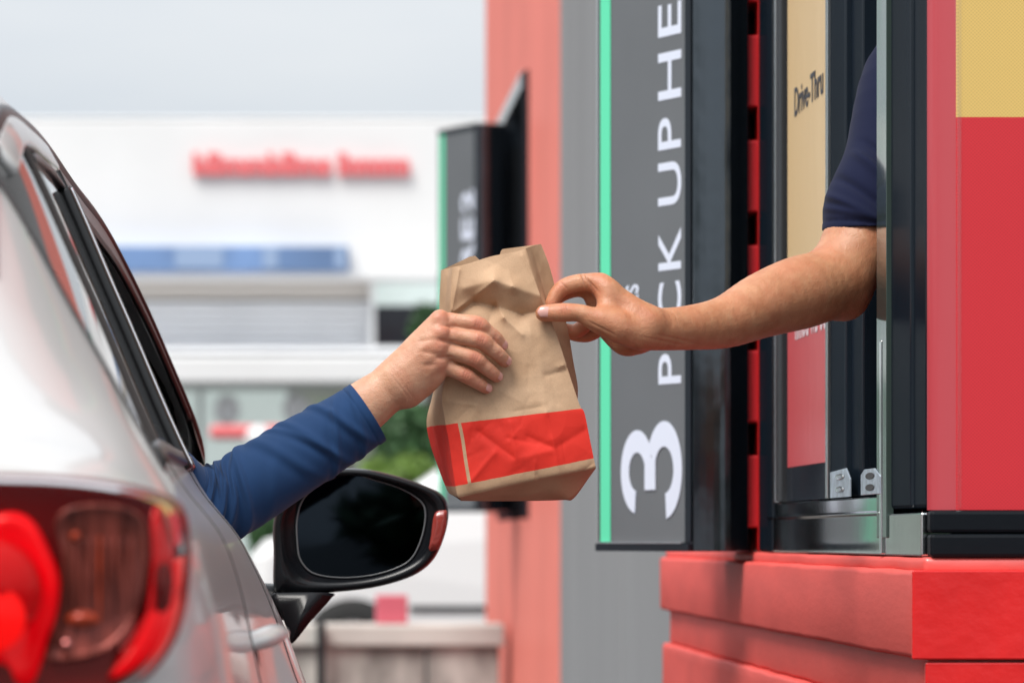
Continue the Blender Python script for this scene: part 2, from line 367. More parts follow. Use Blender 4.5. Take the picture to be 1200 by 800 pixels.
def skin_mat(name, base, blush, dark):
    m = mat(name, base, rough=.46); nt = m.node_tree; N = nt.nodes; L = nt.links; b = N['Principled BSDF']
    at = N.new('ShaderNodeAttribute'); at.attribute_name = 'tone'; sp = N.new('ShaderNodeSeparateColor'); L.new(at.outputs['Color'], sp.inputs[0])
    tc = N.new('ShaderNodeTexCoord')
    n = N.new('ShaderNodeTexNoise'); n.inputs['Scale'].default_value = 55; n.inputs['Detail'].default_value = 5; L.new(tc.outputs['Object'], n.inputs['Vector'])
    r = N.new('ShaderNodeValToRGB'); r.color_ramp.elements[0].position = .32; r.color_ramp.elements[1].position = .68
    r.color_ramp.elements[0].color = tuple(x*y for x, y in zip(base, (.90, .80, .76))) + (1,); r.color_ramp.elements[1].color = tuple(min(1, x*y) for x, y in zip(base, (1.06, 1.10, 1.12))) + (1,)
    L.new(n.outputs['Fac'], r.inputs[0])
    bn = N.new('ShaderNodeTexNoise'); bn.inputs['Scale'].default_value = 26; bn.inputs['Detail'].default_value = 4; L.new(tc.outputs['Object'], bn.inputs['Vector'])
    br = N.new('ShaderNodeMapRange'); br.inputs[1].default_value = .45; br.inputs[2].default_value = .75; br.inputs[3].default_value = 0; br.inputs[4].default_value = .38; L.new(bn.outputs['Fac'], br.inputs[0])
    b1 = N.new('ShaderNodeMix'); b1.data_type = 'RGBA'; L.new(br.outputs[0], b1.inputs[0]); L.new(r.outputs[0], b1.inputs[6]); b1.inputs[7].default_value = tuple(blush) + (1,); r = type('o', (), {'outputs': [b1.outputs[2]]})
    m1 = N.new('ShaderNodeMix'); m1.data_type = 'RGBA'; L.new(sp.outputs[0], m1.inputs[0]); L.new(r.outputs[0], m1.inputs[6]); m1.inputs[7].default_value = tuple(blush) + (1,)
    m2 = N.new('ShaderNodeMix'); m2.data_type = 'RGBA'; L.new(sp.outputs[1], m2.inputs[0]); L.new(m1.outputs[2], m2.inputs[6]); m2.inputs[7].default_value = tuple(dark) + (1,)
    L.new(m2.outputs[2], b.inputs['Base Color'])
    v = N.new('ShaderNodeTexVoronoi'); v.inputs['Scale'].default_value = 620; L.new(tc.outputs['Object'], v.inputs['Vector'])
    n3 = N.new('ShaderNodeTexNoise'); n3.inputs['Scale'].default_value = 110; n3.inputs['Detail'].default_value = 5; L.new(tc.outputs['Object'], n3.inputs['Vector'])
    ad = N.new('ShaderNodeMath'); ad.operation = 'MULTIPLY_ADD'; ad.inputs[1].default_value = .25; L.new(v.outputs['Distance'], ad.inputs[0]); L.new(n3.outputs['Fac'], ad.inputs[2])
    bu = N.new('ShaderNodeBump'); bu.inputs['Strength'].default_value = .75; bu.inputs['Distance'].default_value = .0013
    L.new(ad.outputs[0], bu.inputs['Height']); L.new(bu.outputs[0], b.inputs['Normal'])
    b.inputs['Subsurface Weight'].default_value = .25; b.inputs['Subsurface Radius'].default_value = (1, .35, .2); b.inputs['Subsurface Scale'].default_value = .006
    return m
skin_a = skin_mat('skin_driver', (.60, .325, .205), (.56, .19, .115), (.28, .09, .055))
skin_b = skin_mat('skin_worker', (.53, .25, .135), (.55, .17, .09), (.24, .08, .045))

def paper_mat():
    m = mat('kraft_paper', (.50, .34, .215), rough=.72); nt = m.node_tree; N = nt.nodes; L = nt.links; b = N['Principled BSDF']
    uv = N.new('ShaderNodeUVMap'); uv.uv_map = 'UVMap'; s = N.new('ShaderNodeSeparateXYZ'); L.new(uv.outputs[0], s.inputs[0])
    def math_(op, a_, b_):
        n = N.new('ShaderNodeMath'); n.operation = op
        for i, q in enumerate((a_, b_)):
            if isinstance(q, (int, float)): n.inputs[i].default_value = q
            else: L.new(q, n.inputs[i])
        return n.outputs[0]
    tc = N.new('ShaderNodeTexCoord')
    n = N.new('ShaderNodeTexNoise'); n.inputs['Scale'].default_value = 22; n.inputs['Detail'].default_value = 6; L.new(tc.outputs['Object'], n.inputs['Vector'])
    r = N.new('ShaderNodeValToRGB'); r.color_ramp.elements[0].position = .35; r.color_ramp.elements[1].position = .65
    r.color_ramp.elements[0].color = (.52, .325, .19, 1); r.color_ramp.elements[1].color = (.68, .45, .28, 1); L.new(n.outputs['Fac'], r.inputs[0])
    f = N.new('ShaderNodeTexNoise'); f.inputs['Scale'].default_value = 700; f.inputs['Detail'].default_value = 2; L.new(tc.outputs['Object'], f.inputs['Vector'])
    fm = N.new('ShaderNodeMix'); fm.data_type = 'RGBA'; fm.blend_type = 'MULTIPLY'; fm.inputs[0].default_value = .25; L.new(r.outputs[0], fm.inputs[6]); L.new(f.outputs['Fac'], fm.inputs[7])
    n2 = N.new('ShaderNodeTexNoise'); n2.inputs['Scale'].default_value = 60; L.new(tc.outputs['Object'], n2.inputs['Vector'])
    wob = math_('MULTIPLY', math_('SUBTRACT', n2.outputs['Fac'], .5), .006)
    v = math_('ADD', s.outputs['Y'], wob)
    inb = math_('MULTIPLY', math_('GREATER_THAN', v, .050), math_('LESS_THAN', v, .318))
    line = math_('MULTIPLY', math_('GREATER_THAN', s.outputs['X'], .088), math_('LESS_THAN', s.outputs['X'], .112))
    band = math_('MULTIPLY', inb, math_('SUBTRACT', 1., line))
    mx = N.new('ShaderNodeMix'); mx.data_type = 'RGBA'; L.new(band, mx.inputs[0]); L.new(fm.outputs[2], mx.inputs[6]); mx.inputs[7].default_value = (.74, .024, .010, 1)
    st = N.new('ShaderNodeTexNoise'); st.inputs['Scale'].default_value = 11; st.inputs['Detail'].default_value = 7; st.inputs['Roughness'].default_value = .7; L.new(tc.outputs['Object'], st.inputs['Vector'])
    sr_ = N.new('ShaderNodeMapRange'); sr_.inputs[1].default_value = .50; sr_.inputs[2].default_value = .68; sr_.inputs[3].default_value = 0; sr_.inputs[4].default_value = .38; L.new(st.outputs['Fac'], sr_.inputs[0])
    sm_ = N.new('ShaderNodeMix'); sm_.data_type = 'RGBA'; sm_.blend_type = 'MULTIPLY'; L.new(sr_.outputs[0], sm_.inputs[0]); L.new(mx.outputs[2], sm_.inputs[6]); sm_.inputs[7].default_value = (.62, .48, .36, 1)
    L.new(sm_.outputs[2], b.inputs['Base Color'])
    vo = N.new('ShaderNodeTexVoronoi'); vo.inputs['Scale'].default_value = 26; vo.feature = 'DISTANCE_TO_EDGE'; L.new(tc.outputs['Object'], vo.inputs['Vector'])
    dn = N.new('ShaderNodeTexNoise'); dn.inputs['Scale'].default_value = 9; dn.inputs['Detail'].default_value = 3; L.new(tc.outputs['Object'], dn.inputs['Vector'])
    dm = N.new('ShaderNodeVectorMath'); dm.operation = 'MULTIPLY_ADD'; L.new(dn.outputs['Color'], dm.inputs[0]); dm.inputs[1].default_value = (.05, .05, .05); L.new(tc.outputs['Object'], dm.inputs[2])
    v1 = N.new('ShaderNodeTexVoronoi'); v1.inputs['Scale'].default_value = 24; v1.feature = 'F1'; L.new(dm.outputs[0], v1.inputs['Vector'])
    v2 = N.new('ShaderNodeTexVoronoi'); v2.inputs['Scale'].default_value = 60; v2.feature = 'F1'; L.new(dm.outputs[0], v2.inputs['Vector'])
    hsum = math_('ADD', math_('ADD', math_('MULTIPLY', v1.outputs['Distance'], 1.0), math_('MULTIPLY', v2.outputs['Distance'], .35)), math_('MULTIPLY', f.outputs['Fac'], .08))
    bu = N.new('ShaderNodeBump'); bu.inputs['Strength'].default_value = .45; bu.inputs['Distance'].default_value = .003; L.new(hsum, bu.inputs['Height'])
    L.new(bu.outputs[0], b.inputs['Normal'])
    return m
kraft = paper_mat()
# ================================================================ SETTING
g = mesh('ground', [(-300,-300,0),(300,-300,0),(300,600,0),(-300,600,0)], [(0,1,2,3)], asphalt); tag(g, kind='structure')

# ---- near building: bay with the pick-up window, main wall, far red pier
B = empty('restaurant_building', (1.6, 4.3, 0), 'red and grey restaurant wall with a projecting red window bay', 'building')
XB = .71
zt = 3.6
def hz(dz): return H + dz
# bay side wall beyond the window, above the ledge
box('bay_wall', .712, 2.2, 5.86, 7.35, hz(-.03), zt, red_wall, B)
# ledges (stepped sill courses)
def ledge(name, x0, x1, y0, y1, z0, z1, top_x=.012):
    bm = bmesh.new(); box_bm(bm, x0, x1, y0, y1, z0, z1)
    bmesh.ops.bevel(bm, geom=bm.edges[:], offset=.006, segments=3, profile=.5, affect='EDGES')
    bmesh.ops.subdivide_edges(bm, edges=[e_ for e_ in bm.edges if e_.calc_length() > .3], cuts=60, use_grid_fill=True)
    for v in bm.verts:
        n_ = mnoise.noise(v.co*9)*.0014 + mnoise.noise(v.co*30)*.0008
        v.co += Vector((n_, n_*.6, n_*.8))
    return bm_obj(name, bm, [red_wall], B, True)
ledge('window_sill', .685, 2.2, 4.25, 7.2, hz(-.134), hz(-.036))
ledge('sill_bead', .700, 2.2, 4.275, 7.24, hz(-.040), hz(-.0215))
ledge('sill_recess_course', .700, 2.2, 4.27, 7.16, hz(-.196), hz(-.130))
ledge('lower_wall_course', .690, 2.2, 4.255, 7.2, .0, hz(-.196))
# glossy red return on the front of the sill (its own fresh coat, without the sheen-paled base)
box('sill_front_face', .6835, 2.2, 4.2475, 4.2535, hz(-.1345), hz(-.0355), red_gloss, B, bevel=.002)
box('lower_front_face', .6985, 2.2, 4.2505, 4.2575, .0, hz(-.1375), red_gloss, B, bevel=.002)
# front corner: kick strip of black rubber in two lengths, front body
box('front_wall_core', .735, 2.2, 4.300, 4.42, hz(-.03), zt, black_matt, B)
box('black_base_strip', .708, 2.2, 4.272, 4.300, hz(-.0215), hz(.0045), rubber, B, bevel=.004)
box('black_base_strip', .708, 2.2, 4.274, 4.300, hz(.0055), hz(.0305), rubber, B, bevel=.004)
# room behind the window
box('room_back_wall', 2.14, 2.2, 4.42, 5.86, hz(-.03), zt, interior, B, bevel=0)
box('room_floor', .76, 2.14, 4.42, 5.86, .15, .2, interior, B, bevel=0)
box('room_rear_wall', .80, 2.14, 5.80, 5.856, .2, zt, interior, B, bevel=0)
box('room_ceiling', .72, 2.2, 4.3, 5.86, 2.62, 2.70, interior, B, bevel=0)
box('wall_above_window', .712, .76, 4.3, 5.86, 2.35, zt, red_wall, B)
# main wall: grey panels then the far red part with its own window
XM = .85
def gx(px): return XM*F_PX/(px - VX)
ys = [7.16, 8.6, 9.985, 11.6, gx(656)]
for y0, y1 in zip(ys[:-1], ys[1:]):
    box('grey_wall_panel', XM, 2.2, y0 + .012, y1 - .012, 0, zt + .8, grey_wall, B, bevel=.006)
box('wall_joint_backing', XM + .02, 2.2, 7.16, gx(656), 0, zt + .78, black_matt, B, bevel=0)
yw0, yw1 = gx(621), gx(588)
red_hazed = mat('far_red_wall_paint', (.84, .23, .18), rough=.3, matte=.10, bump=.1, bscale=10, var=.08, vscale=1.5)  # haze and grazing sheen mixed into the red as a paler pink
box('red_wall_panel', XM - .004, 2.2, gx(656) + .002, yw0, 0, zt + .8, red_hazed, B, bevel=.004)
box('red_wall_panel', XM - .004, 2.2, yw0, yw1, 0, hz(.07), red_hazed, B, bevel=.004)
box('red_wall_panel', XM - .004, 2.2, yw0, yw1, hz(1.69), zt + .8, red_hazed, B, bevel=.004)
box('red_wall_panel', XM - .004, 2.2, yw1, gx(570), 0, zt + .8, red_hazed, B, bevel=.004)
W2 = box('order_window', XM + .03, XM + .06, yw0 + .03, yw1 - .03, hz(.10), hz(1.66), dark_glass, B, bevel=0)
for (y0, y1, z0, z1) in [(yw0 + .002, yw0 + .08, hz(.072), hz(1.688)), (yw1 - .08, yw1 - .002, hz(.072), hz(1.688)), ((yw0 + yw1)/2 - .03, (yw0 + yw1)/2 + .03, hz(.072), hz(1.688))]:
    box('frame', XM - .02, XM + .05, y0, y1, z0, z1, black_frame, W2)
box('frame', XM - .03, XM + .05, yw0 + .081, yw1 - .081, hz(1.63), hz(1.69), alu, W2)
box('building_roof', .70, 2.4, 7.4, gx(570), zt + .8, zt + .9, grey_wall, B)
box('bay_roof', .68, 2.3, 4.24, 7.38, zt, zt + .1, grey_wall, B)

# ---- pick-up window set in the bay side
W = empty('pickup_window', (.72, 5.0, hz(-.02)), 'black framed sliding service window with steel track on red bay', 'window')
def fy(px, X=XB): return X*F_PX/(px - VX)
zb = hz(.0525); ztop = 2.35
# left jamb: stack of black profiles
box('frame', .709, .76, fy(905), 5.862, hz(-.02), ztop, black_frame, W, .003)
box('frame', .7015, .75, fy(912), fy(905) - .003, hz(-.02), ztop, black_frame, W, .002)
box('bright_edge', .7005, .72, fy(915.5), fy(912) - .003, hz(.052), ztop, chrome, W, .001)
box('frame', .7045, .75, fy(920), fy(915.5) - .003, hz(.052), ztop, black_matt, W, .002)
# fixed pane carrying the poster
box('pane', .7125, .7165, fy(971), fy(920) - .003, hz(.0525), ztop, dark_glass, W, 0)
box('pane_edge', .706, .722, fy(973), fy(970.5), hz(.0525), ztop, alu, W, .001)
# stile and the dark frame behind
box('frame', .710, .76, fy(990), fy(973) - .002, hz(.0525), ztop, black_frame, W, .003)
box('frame', .718, .77, fy(1003), fy(990) - .002, hz(.0525), ztop, black_frame, W, .003)
# opening from px 1003 to 1035, then the sliding glass edge and the corner post
box('glass_pane_edge', .7005, .7095, fy(1048), fy(1036.5), hz(.000), ztop, glass_edge, W, .001)
box('glass_pane', .7225, .7285, 4.45, fy(1047) - .01, hz(.055), ztop, dark_glass, W, 0)
box('post_edge_strip', .6995, .7045, fy(1043), fy(1040.5), hz(-.019), hz(.235), chrome, W, .0008)
box('corner_post', .705, .76, fy(1072), fy(1049), hz(.034), ztop + .1, black_frame, W, .004)
box('corner_post', .7085, .76, 4.308, fy(1072) - .002, hz(.034), ztop + .1, black_frame, W, .004)
# steel track, sill and the post foot
box('window_track', .7035, .755, fy(1038), fy(911), hz(.031), hz(.0505), steel, W, .002)
box('track_lip', .6995, .755, fy(1040), fy(907), hz(.0285), hz(.0312), steel, W, .0008)
box('steel_sill', .7025, .755, 4.305, fy(907), hz(-.0205), hz(.0285), steel, W, .002)
box('frame_head', .708, .78, 4.31, 5.86, ztop, ztop + .09, black_frame, W, .003)
# corner brackets with screw holes: they stand on the track facing the lane
def bracket(px0, px1, dz0, dz1, X, cut, drilled):
    y1, y0 = fy(px0, X), fy(px1, X); hgt = dz1 - dz0; yw = y1 - y0
    poly = [(y0, dz0), (y1, dz0), (y1, dz1 - (.004 if cut else .006)), (y1 - yw*.18, dz1), (y0 + yw*.28, dz1), (y0, dz1 - .010)]
    if cut: poly = [(y0, dz0), (y1, dz0), (y1, dz1 - .003), (y0 + yw*.2, dz1), (y0, dz1 - .014)]
    bm = bmesh.new(); n = len(poly)
    A_ = [bm.verts.new((X - .002, q[0], hz(q[1]))) for q in poly]; B_ = [bm.verts.new((X, q[0], hz(q[1]))) for q in poly]
    bm.faces.new(A_); bm.faces.new(B_[::-1])
    for i in range(n): bm.faces.new((A_[i], B_[i], B_[(i+1) % n], A_[(i+1) % n]))
    bmesh.ops.recalc_face_normals(bm, faces=bm.faces); bmesh.ops.bevel(bm, geom=bm.edges[:], offset=.0006, segments=1, affect='EDGES')
    b = bm_obj('bracket', bm, zinc, W)
    for fz in (.28, .72):
        zc = hz(dz0 + hgt*fz); yc = (y0 + y1)/2
        V = []; n = 16
        for rr, dx in ((1, -.0026), (.8, -.0035 if not drilled else -.0028), (.45, -.0032 if not drilled else -.0027)):
            for i in range(n): t_ = 2*math.pi*i/n; V.append((X + dx, yc + math.cos(t_)*yw*.23*rr, zc + math.sin(t_)*.0042*rr))
        f = [(i*n + j, i*n + (j+1) % n, (i+1)*n + (j+1) % n, (i+1)*n + j) for i in range(2) for j in range(n)] + [tuple(range(2*n, 3*n))]
        fixn(mesh('screw_hole' if drilled else 'screw', V, f, hole if drilled else chrome, b))
bracket(974.5, 998, .0525, .0895, .7085, True, False)
bracket(1010.5, 1033, .0525, .0840, .7005, False, True)
# red notched blocks between sign and frame
for k in range(-3, 5):
    yt = 46 + 122*k if k < 3 else 412 + 122*(k - 3); yb = yt + 84
    Yk = 5.92
    box('red_hinge_block', .690, .7125, 5.87, 5.985, hz((VY - yb)*Yk/F_PX), hz((VY - yt)*Yk/F_PX), red_block, W, .004, 3)
box('hinge_rail', .7080, .7135, 5.868, 5.90, hz(-.02), ztop, red_gloss, W, .002)
box('hinge_backing', .66, .7118, 5.99, 6.02, hz(-.02), ztop, black_matt, W, 0)  # black strip added behind the blocks to darken the gaps

# ---- posters
pf = bmesh.new()
prof = [(.7095, 4.306), (.7105, 4.2985), (.7135, 4.2935), (.7200, 4.2905), (.7385, 4.2865), (.7405, 4.2845), (2.2, 4.2845)]
z0, z1 = hz(.0312), 2.7
def strip_mesh(name, prof, z0, z1, m, parent=None, smooth=False):
    V = [(x, y, z) for x, y in prof for z in (z0, z1)]
    return fixn(mesh(name, V, [(2*i, 2*i+2, 2*i+3, 2*i+1) for i in range(len(prof)-1)], m, parent, smooth))
pf.free()
PF = empty('front_poster', (1.4, 4.29, z0), 'large yellow over red printed banner on the front of the bay', 'poster')
body = strip_mesh('printed_panel', prof[4:], z0, z1, poster_front, PF)
for p in body.data.polygons: pass
strip_mesh('side_film', prof[:5], z0, z1, poster_band, PF, True)
strip_mesh('film_edge', [(.7388, 4.2838), (.7425, 4.2828), (.7440, 4.2833)], z0 + .002, z1, clear_film, PF)
mesh('film_fold', [P(1118.5, 0, 4.2828), P(1121, 0, 4.2828), P(1125.5, 160, 4.2828), P(1124, 590, 4.2828), P(1123, 590, 4.2828), P(1122, 160, 4.2828)], [(0, 1, 2, 5), (5, 2, 3, 4)], clear_film, PF)
PP = empty('pane_poster', (.7115, 5.3, hz(.1)), 'narrow yellow and red Drive-Thru poster stuck on the window pane', 'poster')
zpb = hz(.1015); yA, yB = fy(970.5), fy(921.5)
mesh('printed_sheet', [(.7118, yB, zpb), (.7118, yA, zpb), (.7118, yA, ztop - .02), (.7118, yB, ztop - .02)], [(0, 1, 2, 3)], poster_pane, PP)
# text reads towards the camera along -Y
yD = fy(930); wD = yD - fy(963.5)
text_mesh('lettering', 'Drive-Thru', (.7118, yD, P(930, 137.5, yD).z), (0, -1, 0), (0, 0, 1), wD, .0405, text_dark, PP, bold=.012, depth=.0003, lift=.0006)
yD = fy(931); wD = yD - fy(967.5)
text_mesh('lettering', 'nmou wa-oo', (.7118, yD, P(931, 399, yD).z), (0, -1, 0), (0, 0, 1), wD, .034, text_white, PP, bold=.012, depth=.0003, lift=.0006)

# ---- signs
def wedge_sign(name, C0, C1, C2, C3, z0, z1, label, texts, group, ks=1.):
    S = empty(name, (C1[0], C1[1], z0), label, 'sign', group)
    C0, C1, C2, C3 = [np.array(c, float) for c in (C0, C1, C2, C3)]
    prism('sign_box', [C0, C1] + [C1*(1 - q_) + C2*q_ + np.array([0, ks*(.030*(q_ - .45)**2*(1 if q_ > .45 else 0) - .003*math.sin(math.pi*q_))]) for q_ in (.12, .24, .36, .48, .58, .68, .78, .88, 1)] + [C3], z0, z1, black_film, S, .0012*ks)
    u = C1 - C0; Lu = np.linalg.norm(u); u = u/Lu; nrm = np.array([u[1], -u[0]]);  nrm = nrm if nrm[0] < 0 else -nrm
    def panel(nm, a_, b_, zz0, zz1, off, m, th=.003):
        p0 = C0 + u*a_*Lu; p1 = C0 + u*b_*Lu; q0 = p0 + nrm*off; q1 = p1 + nrm*off
        prism(nm, [q0, q1, q1 - nrm*th, q0 - nrm*th], zz0, zz1, m, S, .0006)
    bz = .0135*ks
    panel('printed_face', .02, .94, z0 + bz, z1 - bz, .0035, sign_grey)
    panel('green_stripe', .035, .145, z0 + bz + .001, z1 - bz - .001, .0050, sign_green, .0012)
    panel('frame_rail', .0, .02, z0, z1, .0065, alu, .006)
    panel('frame_rail', .0, 1., z0, z0 + bz*.9, .0085, black_frame, .008)
    panel('frame_rail', .0, 1., z1 - bz*.9, z1, .0085, black_frame, .008)
    panel('frame_rail', .94, 1., z0 + bz, z1 - bz, .0042, black_frame, .003)
    panel('frame_bead', .02, .93, z0 + bz*.9, z0 + bz*.9 + .0015*ks, .0092, chrome, .004)
    up = np.array([-u[0], -u[1], 0]); rt = np.array([0, 0, 1.])
    for s_, ua, ub, za, zc, bold, sp in texts:
        # letter tops point back along -u; baseline sits at ub
        o_ = C0 + u*ub*Lu + nrm*.0036
        text_mesh('lettering', s_, (o_[0], o_[1], za), rt, up, zc - za, (ub - ua)*Lu, sign_white, S, bold=bold, depth=.0002, lift=.0004, space=sp)
    return S
Ys = 5.93
zz = lambda py, Y=Ys: H + (VY - py)*Y/F_PX
def uu(px):   # image column on the near printed face -> fraction along it
    C0 = np.array((.486, 6.11)); C1 = np.array((.607, 5.85)); k = (px - VX)/F_PX
    d = C1 - C0; return (k*C0[1] - C0[0])/(d[0] - k*d[1])
u3a, u3b = uu(731), uu(802); zS = lambda py, px: H + (VY - py)*(6.11 - .26*uu(px))/F_PX
PSIGN = wedge_sign('pickup_sign', (.486, 6.11), (.607, 5.85), (.691, 5.838), (.700, 6.12), hz(-.0205), hz(1.55),
    'tall dark grey sign with green stripe and PICK UP HERE in white', [
    ('PICK', uu(774), uu(801), zS(449.5, 788), zS(268, 788), .008, 1.14), ('UP', uu(774), uu(801), zS(240, 788), zS(137.5, 788), .008, 1.14), ('HERE', uu(774), uu(801), zS(116, 788), zS(-112, 788), .008, 1.14),
    ('ks', uu(729), uu(751), zS(361, 740), zS(334, 740), .004, 1)], 'lane signs on the restaurant wall')
# the big numeral as one drawn stroke with a short middle bar
def big_three(S, C0, C1, ua, ub, za, zb, m):
    C0 = np.array(C0); C1 = np.array(C1); u = C1 - C0; Lu = np.linalg.norm(u); u = u/Lu; nrm = np.array([u[1], -u[0]]); nrm = nrm if nrm[0] < 0 else -nrm
    Wd, Hd = zb - za, (ub - ua)*Lu           # glyph width runs up the sign, its height runs across
    def put(x, y, lift): return (C0[0] + u[0]*(ub*Lu - y*Hd) + nrm[0]*(.0036 + lift), C0[1] + u[1]*(ub*Lu - y*Hd) + nrm[1]*(.0036 + lift), za + x*Wd)
    def ring(cx, cy, rxo, ryo, rxi, ryi, a0, a1, lift, name):
        V = []; n = 40
        for lf in (lift, lift - .0006):
            for i in range(n + 1):
                t_ = R(a0 + (a1 - a0)*i/n); V.append(put(cx + rxo*math.cos(t_), cy + ryo*math.sin(t_), lf))
            for i in range(n + 1):
                t_ = R(a0 + (a1 - a0)*i/n); V.append(put(cx + rxi*math.cos(t_), cy + ryi*math.sin(t_), lf))
        k = n + 1; f = []
        for i in range(n): f += [(i, i+1, k+i+1, k+i), (2*k+i, 3*k+i, 3*k+i+1, 2*k+i+1), (i, 2*k+i, 2*k+i+1, i+1), (k+i, k+i+1, 3*k+i+1, 3*k+i)]
        return V, f
    Va, fa = ring(.49, .735, .43, .270, .200, .135, 172, -66, .0012, 'a'); Vb, fb = ring(.50, .285, .50, .290, .240, .155, 66, -172, .0016, 'b')
    Vc = [put(*q_, l_) for l_ in (.0020, .0010) for q_ in [(.30, .425), (.64, .425), (.64, .600), (.30, .600)]]; fc = [(0, 1, 2, 3), (4, 7, 6, 5), (0, 4, 5, 1), (1, 5, 6, 2), (2, 6, 7, 3), (3, 7, 4, 0)]
    V = Va + Vb + Vc; F_ = fa + [tuple(i + len(Va) for i in q_) for q_ in fb] + [tuple(i + len(Va) + len(Vb) for i in q_) for q_ in fc]
    return fixn(mesh('numeral', V, F_, m, S))
big_three(PSIGN, (.486, 6.11), (.607, 5.85), u3a, u3b, zS(608, 766), zS(494, 766), sign_white)
k2 = 14.4/5.85
C1f = np.array((.688, 14.4)); C0f = np.array((.554, 14.66)); Zf = lambda py: H + (VY - py)*14.5/F_PX
wedge_sign('order_sign', C0f, C1f, (.78, 14.41), (.845, 14.75), Zf(600), Zf(147.5), 'smaller far grey sign with green edge beside the dark far window', [
    ('HERE', .60, .92, Zf(392), Zf(256), .03, 1.1), ('2', .60, .92, Zf(250), Zf(224), .03, 1.1)], 'lane signs on the restaurant wall', 1.4)

# ---- low concrete wall, pink box, pole
Yw = 15.
LW = empty('low_concrete_wall', (0, Yw, 0), 'low stained concrete wall with pale cap behind the car', 'wall')
xl = lambda px, Y=Yw: (px - VX)*Y/F_PX
zl = lambda py, Y=Yw: H + (VY - py)*Y/F_PX
for i in range(-6, 3):
    x0 = xl(345) + i*.62 - .1; x1 = min(x0 + .61, .80)
    if x0 > .75: continue
    box('wall_block', x0, x1, Yw, Yw + .22, 0, zl(757), concrete, LW, .006)
box('wall_cap', -4.6, .82, Yw - .03, Yw + .25, zl(757), zl(731), concrete_top, LW, .01)
post = box('wall_post', xl(371), xl(381), Yw - .10, Yw - .05, 0, zl(728), black_matt, None, .004); tag(post, 'thin dark post in front of the low concrete wall', 'post')
pb = box('pink_crate', xl(441), xl(478), Yw + .02, Yw + .16, zl(730.5), zl(697), pink, None, .006)
tag(pb, 'small pink plastic box standing on the low wall', 'box')

# ---- white saloon parked behind the wall, seen from its side
Yc = 22.
CW = empty('parked_white_car', (1.5, Yc + .8, 0), 'white parked car partly hidden behind the low wall and pier', 'car')
q = lambda px, py: (xl(px, Yc), zl(py, Yc))
prof_c = [q(292, 765), q(287, 700), q(290, 655), q(310, 632), q(395, 612), q(440, 600), q(540, 532), q(600, 515), q(760, 510), q(900, 540), q(980, 600), q(1060, 612), q(1090, 640), q(1095, 765)]
def side_loft(name, prof, y0, y1, m, parent, ins=.10):
    n = len(prof); cx = sum(p[0] for p in prof)/n; cz = sum(p[1] for p in prof)/n; V = []
    for y, s_ in ((y0, .93), (y0 + .06, .985), (y0 + .25, 1), (y1 - .25, 1), (y1, .93)):
        for x, z in prof: V.append((cx + (x - cx)*s_, y + (max(0, z - 1.0)*.45 if y < (y0+y1)/2 else -max(0, z - 1.0)*.45), cz + (z - cz)*s_))
    f = [(i*n + j, i*n + (j+1) % n, (i+1)*n + (j+1) % n, (i+1)*n + j) for i in range(4) for j in range(n)] + [tuple(range(n)), tuple(range(4*n, 5*n))]
    return fixn(mesh(name, V, f, m, parent, False))
side_loft('body', prof_c, Yc, Yc + 1.7, white_car, CW)
winp = [q(462, 598), q(545, 545), q(610, 527), q(750, 522), q(880, 548), q(930, 598)]
V = [(x, Yc - .004 + .02 + max(0, z - 1.0)*.45, z) for x, z in winp]; 
fixn(mesh('window', V, [tuple(range(len(V)))], shop_glass_dark, CW))
box('side_trim', xl(480, Yc), xl(1080, Yc), Yc - .015, Yc + .05, zl(716, Yc), zl(709, Yc), black_matt, CW, .004)
def wheel(cx, cy, cz, r, wid, parent, axis_='Y', sgn=-1):
    n = 28
    prof_w = [(r*.55, -.5), (r*.62, -.5), (r*.93, -.46), (r, -.3), (r, .3), (r*.93, .46), (r*.62, .5)]
    V = []; f = []
    for rr, yy in prof_w:
        for i in range(n):
            t_ = 2*math.pi*i/n; a_, b_ = rr*math.cos(t_), rr*math.sin(t_)
            V.append((cx + a_, cy + yy*wid, cz + b_) if axis_ == 'Y' else (cx + yy*wid, cy + a_, cz + b_))
    for k in range(len(prof_w) - 1):
        for i in range(n): f.append((k*n+i, k*n+(i+1) % n, (k+1)*n+(i+1) % n, (k+1)*n+i))
    t = empty_part('wheel', parent)
    ty = fixn(mesh('tyre', V, f, rubber_tyre, t, True))
    bm = bmesh.new()
    def pt(rr, ang, yy):
        a_, b_ = rr*math.cos(ang), rr*math.sin(ang)
        return bm.verts.new((cx + a_, cy + yy, cz + b_) if axis_ == 'Y' else (cx + yy, cy + a_, cz + b_))
    for s_ in range(5):
        a0 = s_*2*math.pi/5
        v = [pt(r*.15, a0 - .5, sgn*wid*.42), pt(r*.6, a0 - .16, sgn*wid*.46), pt(r*.6, a0 + .16, sgn*wid*.46), pt(r*.15, a0 + .5, sgn*wid*.42)]
        w_ = [pt(r*.15, a0 - .5, sgn*wid*.3), pt(r*.6, a0 - .16, sgn*wid*.3), pt(r*.6, a0 + .16, sgn*wid*.3), pt(r*.15, a0 + .5, sgn*wid*.3)]
        bm.faces.new(v); 
        for i in range(4): bm.faces.new((v[i], v[(i+1) % 4], w_[(i+1) % 4], w_[i]))
    hub = [pt(r*.16, i*2*math.pi/12, sgn*wid*.43) for i in range(12)]; bm.faces.new(hub)
    back = [pt(r*.6, i*2*math.pi/20, sgn*wid*.15) for i in range(20)]; bm.faces.new(back)
    bmesh.ops.recalc_face_normals(bm, faces=bm.faces)
    bm_obj('rim', bm, alu, t)
    return t
def empty_part(name, parent):
    o = bpy.data.objects.new(name, None); COL.objects.link(o); o.parent = parent; o.empty_display_size = .05; return o
